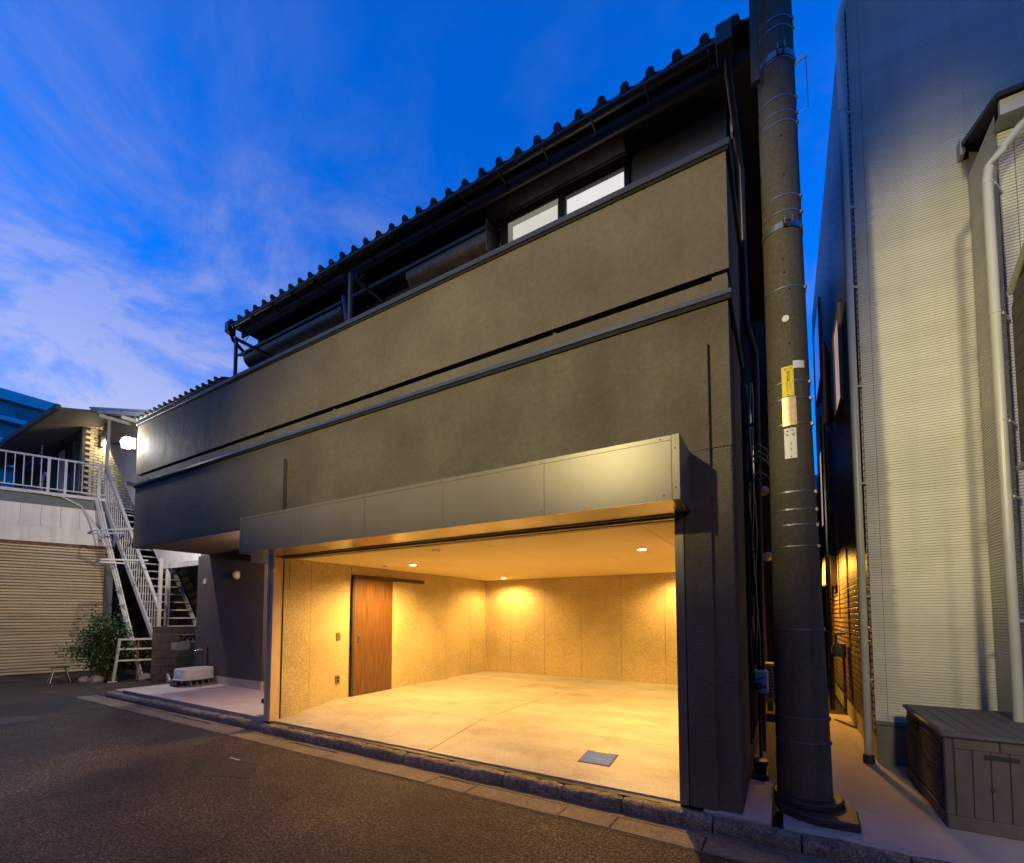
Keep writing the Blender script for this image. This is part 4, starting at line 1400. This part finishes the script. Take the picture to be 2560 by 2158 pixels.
# upper house on the deck
UH = thing('upper_house', (-19.4, 5.5, 5.05), 'old house with a wide eave and yellow brick side on the deck', 'house')
put('house_body', B().box(-27, -19.42, 5.52, 9.5, 5.06, 7.7), M_wallblk, UH)
cl0 = None
for k in range(14):
    z = 5.2 + k * .17
    if cl0 is None:
        cl0 = put('clapboard', B().hexa([(-20.25, 5.49, z), (-19.45, 5.49, z), (-19.45, 5.519, z), (-20.25, 5.519, z), (-20.25, 5.508, z + .168), (-19.45, 5.508, z + .168), (-19.45, 5.519, z + .168), (-20.25, 5.519, z + .168)]), M_greyband, UH)
    else:
        dup(cl0, (0, 0, k * .17), UH)
wn = box('window', -21.75, -20.3, 5.45, 5.519, 5.2, 7.35, M_black, UH)
box('window_pane', -21.6, -21.05, 5.444, 5.449, 5.25, 7.2, M_cloth, wn)
box('window_pane', -20.95, -20.45, 5.444, 5.449, 5.25, 7.2, M_glass, wn)
bb = B()
for r in range(30):
    for k in range(12):
        y0 = 5.50 + k * .225 + (0.11 if r % 2 else 0)
        z0 = 5.06 + r * .093
        e = random.uniform(0, .004)
        bb.box(-19.419, -19.395 + e, y0 + .008, y0 + .217, z0 + .008, z0 + .085)
tag(put('brickwork', bb, M_brick, UH), kind='stuff')
put('eave_roof', B().hexa([(-27, 4.28, 7.26), (-17.15, 4.28, 7.26), (-17.9, 6.5, 8.0), (-27, 6.5, 8.0), (-27, 4.28, 7.31), (-17.15, 4.28, 7.31), (-17.9, 6.5, 8.1), (-27, 6.5, 8.1)]), M_soff2, UH)
put('eave_gutter', B().hexa([(-22.25, 4.2, 7.22), (-17.1, 4.2, 7.22), (-17.1, 4.275, 7.22), (-22.25, 4.275, 7.22), (-22.25, 4.2, 7.37), (-17.1, 4.2, 7.37), (-17.1, 4.275, 7.37), (-22.25, 4.275, 7.37)]), M_brownwood, UH)
box('corner_pipe', -19.39, -19.31, 5.40, 5.48, 5.06, 7.6, M_brownwood, UH)
box('corner_board', -19.52, -19.42, 5.42, 5.48, 5.06, 7.6, M_offwhite, UH)

t = thing('laundry_rack', (-20.5, 5.0, 5.05), 'metal laundry rack with pegs under the wide eave', 'laundry rack')
put('frame', B().tube([(-21.9, 4.7, 6.55), (-20.2, 4.7, 6.75)], .02, 6).tube([(-21.9, 4.7, 5.06), (-21.9, 4.7, 6.75)], .02, 6).tube([(-20.2, 4.7, 5.06), (-20.2, 4.7, 6.95)], .02, 6), M_alu, t)
for k in range(9):
    put('peg_hanger', B().tube([(-21.7 + k * .16, 4.7, 6.57 + k * .02), (-21.68 + k * .16, 4.72, 6.2 + random.uniform(0, .2)), (-21.62 + k * .16, 4.66, 6.3)], .012, 5), M_darkbox, t)
t = thing('garden_hose', (-20.1, 4.9, 5.5), 'pale coiled hose hanging behind the balcony railing', 'hose')
put('coil', B().tube([(-20.4 + .33 * math.cos(a), 4.85, 5.62 + .5 * math.sin(a)) for a in [2 * math.pi * k / 28 for k in range(28)]], .035, 8, closed=True), M_offwhite, t, smooth=True)
tag(box('storage_bin', -22.6, -21.9, 4.7, 5.3, 5.055, 5.85, M_bluebin), 'blue grey bin standing on the balcony deck behind the railing', 'bin')
tag(box('planter_box', -21.85, -20.9, 4.6, 4.85, 5.055, 5.22, M_cloth, None, .01), 'long clay coloured planter box on the balcony deck', 'planter')

# porch lamp on the brick wall
t = thing('porch_lamp', (-19.3, 5.95, 7.3), 'glowing porch lamp on the yellow brick wall', 'lamp')
put('lamp_bracket', B().box(-19.4, -19.2, 5.83, 5.93, 7.1, 7.5), M_black, t)
put('lamp_globe', B().ball((-19.12, 6.02, 7.28), .13, (1, 1, .9), 16), E_porch, t, smooth=True)
put('lamp_cup', B().lathe([(.02, -.08), (.10, -.02), (.11, .0)], (-19.02, 6.12, 7.05), 16), M_iron, t)
point('porch_lamp_light', (-18.9, 5.95, 7.2), 9, (1.0, 0.86, 0.52), 0.12)

# canopy and corrugated side sheet of the staircase
cn = thing('stair_canopy', (-16, 6.2, 7), 'sloping canopy with corrugated side sheet over the outside stair', 'canopy')
put('canopy_roof', B().hexa([(-18.0, 5.15, 7.82), (-12.6, 5.15, 6.42), (-12.6, 7.4, 6.42), (-18.0, 7.4, 7.82), (-18.0, 5.15, 7.87), (-12.6, 5.15, 6.47), (-12.6, 7.4, 6.47), (-18.0, 7.4, 7.87)]), M_corr, cn)
for y in (5.2, 5.85, 6.5, 7.2):
    put('purlin', B().bar((-18.0, y, 7.76), (-12.6, y, 6.36), .05, .10), M_offwhite, cn)
for x in (-17.2, -15.6, -14.0):
    zz = 7.82 - (x + 18) * .2593 - .13
    put('rafter', B().bar((x, 5.15, zz - .06), (x, 7.4, zz - .06), .05, .09), M_offwhite, cn)
put('canopy_post', B().box(-17.78, -17.71, 5.52, 5.59, 5.055, 7.7), M_white, cn)
sdir = Vector((1, 0, -1.03)).normalized()
bb = B()
nr = 42
base_p = Vector((-19.38, 5.9, 7.6))
perp = Vector((1.03, 0, 1)).normalized()
prof = []
for i in range(nr * 4 + 1):
    u = i / 4
    prof.append(base_p + perp * (u * .12) + Vector((0, .05 * math.sin(2 * math.pi * u), 0)))
L = 10.5
ring0 = [bb.bm.verts.new(p) for p in prof]
ring1 = [bb.bm.verts.new(p + sdir * L) for p in prof]
for k in range(len(prof) - 1):
    bb.bm.faces.new((ring0[k], ring0[k + 1], ring1[k + 1], ring1[k]))
# trim to the canopy line above and to the beam below
for co, no in ((Vector((-18.0, 5.9, 7.78)), Vector((0.2593, 0, 1))), (Vector((-14, 5.9, 2.93)), Vector((0, 0, -1)))):
    geom = bb.bm.verts[:] + bb.bm.edges[:] + bb.bm.faces[:]
    bmesh.ops.bisect_plane(bb.bm, geom=geom, plane_co=co, plane_no=no, clear_outer=True)
put('side_sheet', bb, M_corr, cn, smooth=True)
put('sheet_rail', B().bar((-18.6, 5.84, 7.1), (-13.0, 5.84, 5.65), .05, .08).bar((-17.0, 5.84, 5.55), (-12.0, 5.84, 4.25), .05, .08), M_greyband, cn)
put('sheet_beam', B().box(-14.55, -11.9, 5.86, 5.96, 2.80, 2.93), M_offwhite, cn)
put('sheet_post', B().box(-14.42, -14.32, 5.87, 5.95, -.1, 2.795), M_offwhite, cn)

# white outside stair
ST = thing('outside_stair', (-15.4, 6.0, -0.1), 'white steel outside stair climbing to the balcony deck', 'stair')
rise = 1.15


def sz(x):
    return 5.0 - rise * (x + 17.6)


for y in (5.5, 6.62):
    put('stringer', B().hexa([(-17.62, y - .02, 4.80), (-13.16, y - .02, -.12), (-13.16, y + .02, -.12), (-17.62, y + .02, 4.80),
                              (-17.62, y - .02, 5.05), (-13.02, y - .02, -.1), (-13.02, y + .02, -.1), (-17.62, y + .02, 5.05)]), M_white, ST)
tr = None
nst = 22
for k in range(nst):
    x = -17.45 + k * (4.25 / nst)
    z = sz(x) - .02
    if tr is None:
        tr = box('stair_tread', x - .02, x + .23, 5.525, 6.595, z - .035, z, M_white, ST)
        x00, z00 = x, z
    else:
        dup(tr, (x - x00, 0, z - z00), ST)
put('handrail', B().bar((-17.62, 5.5, 6.08), (-13.78, 5.5, 1.70), .07, .06), M_white, ST)
put('handrail', B().bar((-13.9, 5.5, 1.84), (-13.8, 5.5, 1.73), .072, .062), M_white, ST)
hb = None
for k in range(26):
    x = -17.5 + k * .145
    zt = 6.08 - (x + 17.62) * (4.38 / 3.84) - .03
    zb = sz(x) + .0
    put('stair_baluster', B().box(x - .009, x + .009, 5.49, 5.51, zb, zt), M_white, ST)
box('stair_post', -13.83, -13.76, 5.47, 5.54, .2, 3.0, M_white, ST)
tr_ = thing('cable_trough', (-16, 5.35, 2), 'steep white cable trough beside the outside stair', 'cable trough')
put('trough', B().hexa([(-17.66, 5.30, 5.0), (-14.25, 5.30, -.1), (-14.0, 5.30, -.1), (-17.40, 5.30, 5.0), (-17.66, 5.33, 5.0), (-14.25, 5.33, -.1), (-14.0, 5.33, -.1), (-17.40, 5.33, 5.0)]), M_offwhite, tr_)
for k in range(3):
    pts = [(-17.6 + .07 * k, 5.27, 5.0)]
    for i in range(1, 12):
        u = i / 12
        pts.append((-17.6 + .07 * k + u * 3.4 + random.uniform(-.02, .02), 5.27, 5.0 - 5.0 * u))
    put('cable', B().tube(pts, .018, 6), M_offwhite, tr_, smooth=True)
put('cable', B().tube([S(.3, .1, 5.0), S(1.0, .12, 4.95), (-17.75, 5.0, 4.75), (-17.45, 5.15, 4.35), (-17.0, 5.2, 4.0), (-16.6, 5.25, 3.5)], .022, 8), M_offwhite, tr_, smooth=True)
for z in (3.0, 2.2, 1.8, 1.35, .9):
    x = -17.5 + (5.0 - z) * .667
    put('strap', B().bar((x - .12, 5.25, z + .02), (x + .30, 5.25, z), .03, .03), M_offwhite, tr_)
for (z, xr, tip, nm) in ((3.85, -15.7, (-16.9, 4.95), 0), (2.98, -15.5, (-15.9, 4.85), 1)):
    t = thing('wall_bracket_frame', (xr, 5.2, z), 'upper flat white bracket frame sticking out from the outside stair' if nm == 0 else 'lower flat white bracket frame sticking out from the outside stair', 'bracket', 'bracket frames on the outside stair')
    put('frame_bar', B().bar((xr - .3, 5.45, z), (tip[0], tip[1], z), .04, .04).bar((tip[0], tip[1], z), (tip[0] + .75, tip[1] - .12, z), .04, .04).bar((tip[0] + .75, tip[1] - .12, z), (xr + 1.1, 5.45, z), .04, .04), M_white, t)

# flood lamp at the corner of the dark house
t = thing('flood_lamp', (-11.6, 3.95, 5.1), 'dazzling white flood lamp at the left corner of the dark house', 'lamp')
put('lamp_arm', B().tube([(-11.42, 4.15, 5.0), (-11.58, 4.12, 5.02), (-11.66, 4.06, 5.08)], .015, 8), M_iron, t)
put('lamp_head', B().obox((-11.70, 4.03, 5.12), (.10, .09, 0), (.045, -.05, 0), (0, 0, .12)), M_greybox, t, .01)
put('lamp_lens', B().ball((-11.66, 3.98, 5.12), .125, (1, 1, 1), 18), E_flood, t, smooth=True)
point('flood_lamp_light', (-11.58, 3.87, 5.12), 13, (1.0, 0.95, 0.86), 0.10)
point('flood_lamp_back', (-12.2, 4.4, 5.3), 50, (1.0, 0.95, 0.86), 0.10)

# gate, block wall, shrub and stool
gt = thing('garden_gate', (-14.0, 5.1, -0.1), 'low white gate frame beside the shrub and the dark block wall', 'gate')
g0, g1 = Vector((-14.16, 4.75, -.1)), Vector((-13.82, 5.44, -.1))
u = (g1 - g0).normalized()
put('gate_post', B().bar(g0, g0 + u * .09 + Vector((0, 0, 1.05)), .05, .05), M_white, gt)
put('gate_post', B().bar(g1, g1 + Vector((0, 0, 1.05)), .035, .035), M_white, gt)
put('gate_rail', B().bar(g0 + u * .06 + Vector((0, 0, 1.04)), g1 + Vector((0, 0, 1.04)), .045, .045), M_white, gt)
for z in (.52, .80):
    put('gate_rail', B().bar(g0 + u * .05 + Vector((0, 0, z)), g1 + Vector((0, 0, z)), .03, .04), M_white, gt)
put('gate_foot', B().bar(g0 - u * .10 + Vector((0, 0, .01)), g0 + u * .08 + Vector((0, 0, .01)), .06, .02), M_white, gt)
put('gate_bar', B().bar(g0 + u * .45 + Vector((0, 0, .02)), g0 + u * .45 + Vector((0, 0, 1.0)), .03, .03), M_rust, gt)

bw = thing('block_wall', (-13.0, 5.8, -0.1), 'dark stained block wall with one pierced ornamental block', 'wall')
w0 = Vector((-13.45, 5.26, -.12))
wd = Vector((0.64, 0.768, 0)).normalized()
wn_ = Vector((wd.y, -wd.x, 0))
for r in range(7):
    for k in range(-1, 5):
        s0 = k * .4 + (.2 if r % 2 else 0)
        s1 = s0 + .396
        s0, s1 = max(s0, 0), min(s1, 1.7)
        if s1 - s0 < .05:
            continue
        z = r * .197
        if r == 5 and k == 1:
            o = B()
            for q in range(3):
                a0 = s0 + q * (s1 - s0) / 3
                c = w0 + wd * (a0 + (s1 - s0) / 6) + Vector((0, 0, z + .02))
                pts = [c + wd * (.055 * math.cos(h)) + Vector((0, 0, .10 * math.sin(h))) for h in [math.pi * i / 8 for i in range(9)]]
                o.tube(pts, .014, 6)
            o.obox(w0 + wd * (s0 + s1) / 2 + Vector((0, 0, z + .01)), wd * (s1 - s0) / 2, wn_ * .05, (0, 0, .01))
            o.obox(w0 + wd * (s0 + s1) / 2 + Vector((0, 0, z + .185)), wd * (s1 - s0) / 2, wn_ * .05, (0, 0, .008))
            put('ornamental_block', o, M_block, bw)
            continue
        c = w0 + wd * (s0 + s1) / 2 + wn_ * random.uniform(-.003, .003) + Vector((0, 0, z + .0965))
        m = M_block if (r == 4 and k == 1) else M_wallblk
        put('wall_block', B().obox(c, wd * (s1 - s0) / 2, wn_ * .05, (0, 0, .0955)), m, bw, .004)

sh = thing('shrub', (-14.75, 4.75, -0.1), 'leafy dark green shrub in front of the roller shutter', 'shrub')
rg = random.Random(3)
stem = B()
tips = []
for k in range(34):
    a = rg.uniform(0, 2 * math.pi)
    L = rg.uniform(.55, 1.0)
    lean = rg.uniform(.1, .95)
    ht = rg.uniform(.45, 1.75) * (1.0 if lean < .6 else .7)
    p0 = Vector((-14.72 + rg.uniform(-.15, .15), 4.85 + rg.uniform(-.15, .15), -.1))
    p3 = p0 + Vector((math.cos(a) * lean * L, math.sin(a) * lean * L, ht))
    p1 = p0.lerp(p3, .35) + Vector((0, 0, .15))
    p2 = p0.lerp(p3, .7) + Vector((0, 0, .12))
    stem.tube([p0, p1, p2, p3], [.018, .014, .009, .004], 5)
    tips += [p1, p2, p2.lerp(p3, .5), p3, p3]
put('stems', stem, M_stem, sh)
lf = B()
for p in tips:
    n = rg.randint(25, 75)
    for k in range(n):
        c = p + Vector((rg.gauss(0, .14), rg.gauss(0, .14), rg.gauss(0, .10)))
        if c.z < -.05:
            continue
        d = Vector((rg.uniform(-1, 1), rg.uniform(-1, 1), rg.uniform(-.6, .5))).normalized()
        sdv = d.cross(Vector((rg.uniform(-.4, .4), rg.uniform(-.4, .4), 1))).normalized()
        l, w = rg.uniform(.035, .11), rg.uniform(.012, .030)
        v = [lf.bm.verts.new(q) for q in (c - d * l / 2, c + sdv * w, c + d * l / 2 + Vector((0, 0, -.012)), c - sdv * w)]
        lf.bm.faces.new(v)
tag(put('foliage', lf, M_leaf, sh), kind='stuff')
for k, (x, y, r, lab) in enumerate(((-14.55, 4.55, .16, 'rounded garden stone at the foot of the shrub beside the gate'), (-14.85, 4.42, .13, 'small rounded garden stone at the left foot of the shrub'), (-14.05, 5.35, .17, 'pale garden stone behind the white gate'))):
    st = B().ball((x, y, -.06), r, (1.2, 1, .8), 12)
    for v in st.bm.verts:
        v.co += Vector((rg.uniform(-.012, .012), rg.uniform(-.012, .012), rg.uniform(-.012, .012)))
    tag(put('garden_stone', st, M_block, None, smooth=True), lab, 'stone', 'garden stones round the shrub')
t = thing('step_stool', (-15.45, 4.1, -0.12), 'small folding metal step stool in front of the roller shutter', 'stool')
c = Vector((-15.45, 4.12, -.12))
put('step', B().obox(c + Vector((0, 0, .37)), Vector((.07, .16, 0)), Vector((.08, -.035, 0)), (0, 0, .012)), M_iron, t)
for sx_ in (-1, 1):
    for sy in (-1, 1):
        put('leg', B().tube([c + Vector((.03 * sy, .10 * sx_, .36)) + Vector((.05 * sy, 0, 0)) * 0, c + Vector((.10 * sy, .19 * sx_, .0))], .013, 6), M_alu, t)
for k in (.15,):
    put('brace', B().tube([c + Vector((.07, -.15, k)), c + Vector((.07, .15, k))], .008, 6), M_alu, t)

# ------------------------------------------------------------------ houses that close the gaps behind
rb = thing('rear_house', (-15, 9, 0), 'dark plain house wall behind the outside stair', 'house')
box('wall', -30, -12.0, 7.9, 12, -.12, 4.6, M_wallblk, rb)
put('roof', B().prism([(-30.3, 7.6, 4.6), (-30.3, 12.3, 4.6), (-30.3, 10.1, 5.6)], (18.5, 0, 0)), M_black, rb)
rd_ = thing('neighbour_house', (-4, 16, 0), 'tall dark house wall behind the dark house on the left of the alley', 'house')
box('wall', -9, -0.10, 11.75, 22, -.12, 8.6, M_red, rd_)
put('roof', B().prism([(-9.3, 11.4, 8.6), (-9.3, 22.3, 8.6), (-9.3, 17, 10.4)], (9.4, 0, 0)), M_black, rd_)
rc = thing('lane_end_house', (1, 16.5, 0), 'low dark house closing the far end of the alley', 'house')
box('wall', -1.5, 3.0, 16.2, 20, -.12, 5.1, M_wallblk, rc)
put('roof', B().prism([(-1.7, 15.9, 5.1), (-1.7, 20.3, 5.1), (-1.7, 18.1, 6.2)], (4.9, 0, 0)), M_black, rc)
for k, (x0, x1, hh) in enumerate(((-26, -15, 7.6), (-14, -5.2, 8.4), (-4.6, 5.0, 8.2), (5.8, 15, 8.0))):
    oh = thing('opposite_house', ((x0 + x1) / 2, -8, 0), ['plain house across the road at its far left end', 'plain house across the road opposite the porch', 'plain house across the road opposite the garage', 'plain house across the road opposite the cream house'][k], 'house', 'houses across the road')
    box('wall', x0, x1, -14.5, -6.4, -.12, hh, M_soff2, oh)
    put('roof', B().prism([(x0 - .4, -5.9, hh), (x0 - .4, -15, hh), (x0 - .4, -10.7, hh + 2.0)], (x1 - x0 + .8, 0, 0)), M_tile, oh)
    for q in range(3):
        wq = x0 + (x1 - x0) * (q + .5) / 3
        w = box('window', wq - .7, wq + .7, -6.399, -6.35, 3.6, 4.9, M_glass, oh)
        box('window_frame', wq - .03, wq + .03, -6.349, -6.32, 3.6, 4.9, M_alu, w)

re_ = thing('sky_block_house', (20, 2, 0), 'plain house added beyond the right picture edge to block sky', 'house')  # unseen block, added to keep blue sky light off the road
box('wall', 16, 26, -5, 14, -.12, 8.5, M_soff2, re_)
put('roof', B().prism([(15.6, -5.4, 8.5), (26.4, -5.4, 8.5), (21, -5.4, 10.5)], (0, 19.8, 0)), M_tile, re_)

# ------------------------------------------------------------------ far apartment block
ap = thing('apartment_block', (-55, 0, 0), 'distant grey blue apartment block with white balcony bands at upper left', 'apartment block')
box('wall', -62, -50, -30, 12.3, 0, 17.58, M_apt, ap)
box('roof_parapet', -62.2, -49.6, -30, 12.5, 17.62, 18.4, M_aptband, ap)
box('roof_shadow_slot', -61.8, -50.05, -30, 12.0, 17.581, 17.619, M_black, ap)
for z in (16.0, 14.35, 12.6):
    box('balcony_band', -50.0, -49.4, -30, 12.32, z - .02, z + .33, M_aptband, ap)
    box('balcony_recess', -50.001, -49.98, -30, 9.6, z + .34, z + .55, M_black, ap)
for z in (16.0, 14.35, 12.6):
    for y in (10.15, 7.6, 4.8, 2.0):
        w = box('window', -49.999, -49.93, y, y + .75, z + .52, z + 1.2, M_glass, ap)
        box('window_frame', -49.9295, -49.90, y + .355, y + .395, z + .52, z + 1.2, M_apt, w)

# ------------------------------------------------------------------ lamp post behind the camera that carries the two street lights
lp = thing('street_lamp', (-3.4, -4.0, -0.12), 'street lamp post across the road with two lamp heads', 'street lamp')
put('post', B().tube([(-3.4, -4.0, -.12), (-3.4, -4.0, 5.6)], .06, 12), M_alu, lp, smooth=True)
put('lamp_arm', B().bar((-3.4, -4.0, 5.52), (-3.4, -3.6, 5.52), .05, .05), M_alu, lp)
put('lamp_head', B().box(-3.55, -3.2, -3.72, -3.6, 5.36, 5.5), M_alu, lp, .01)
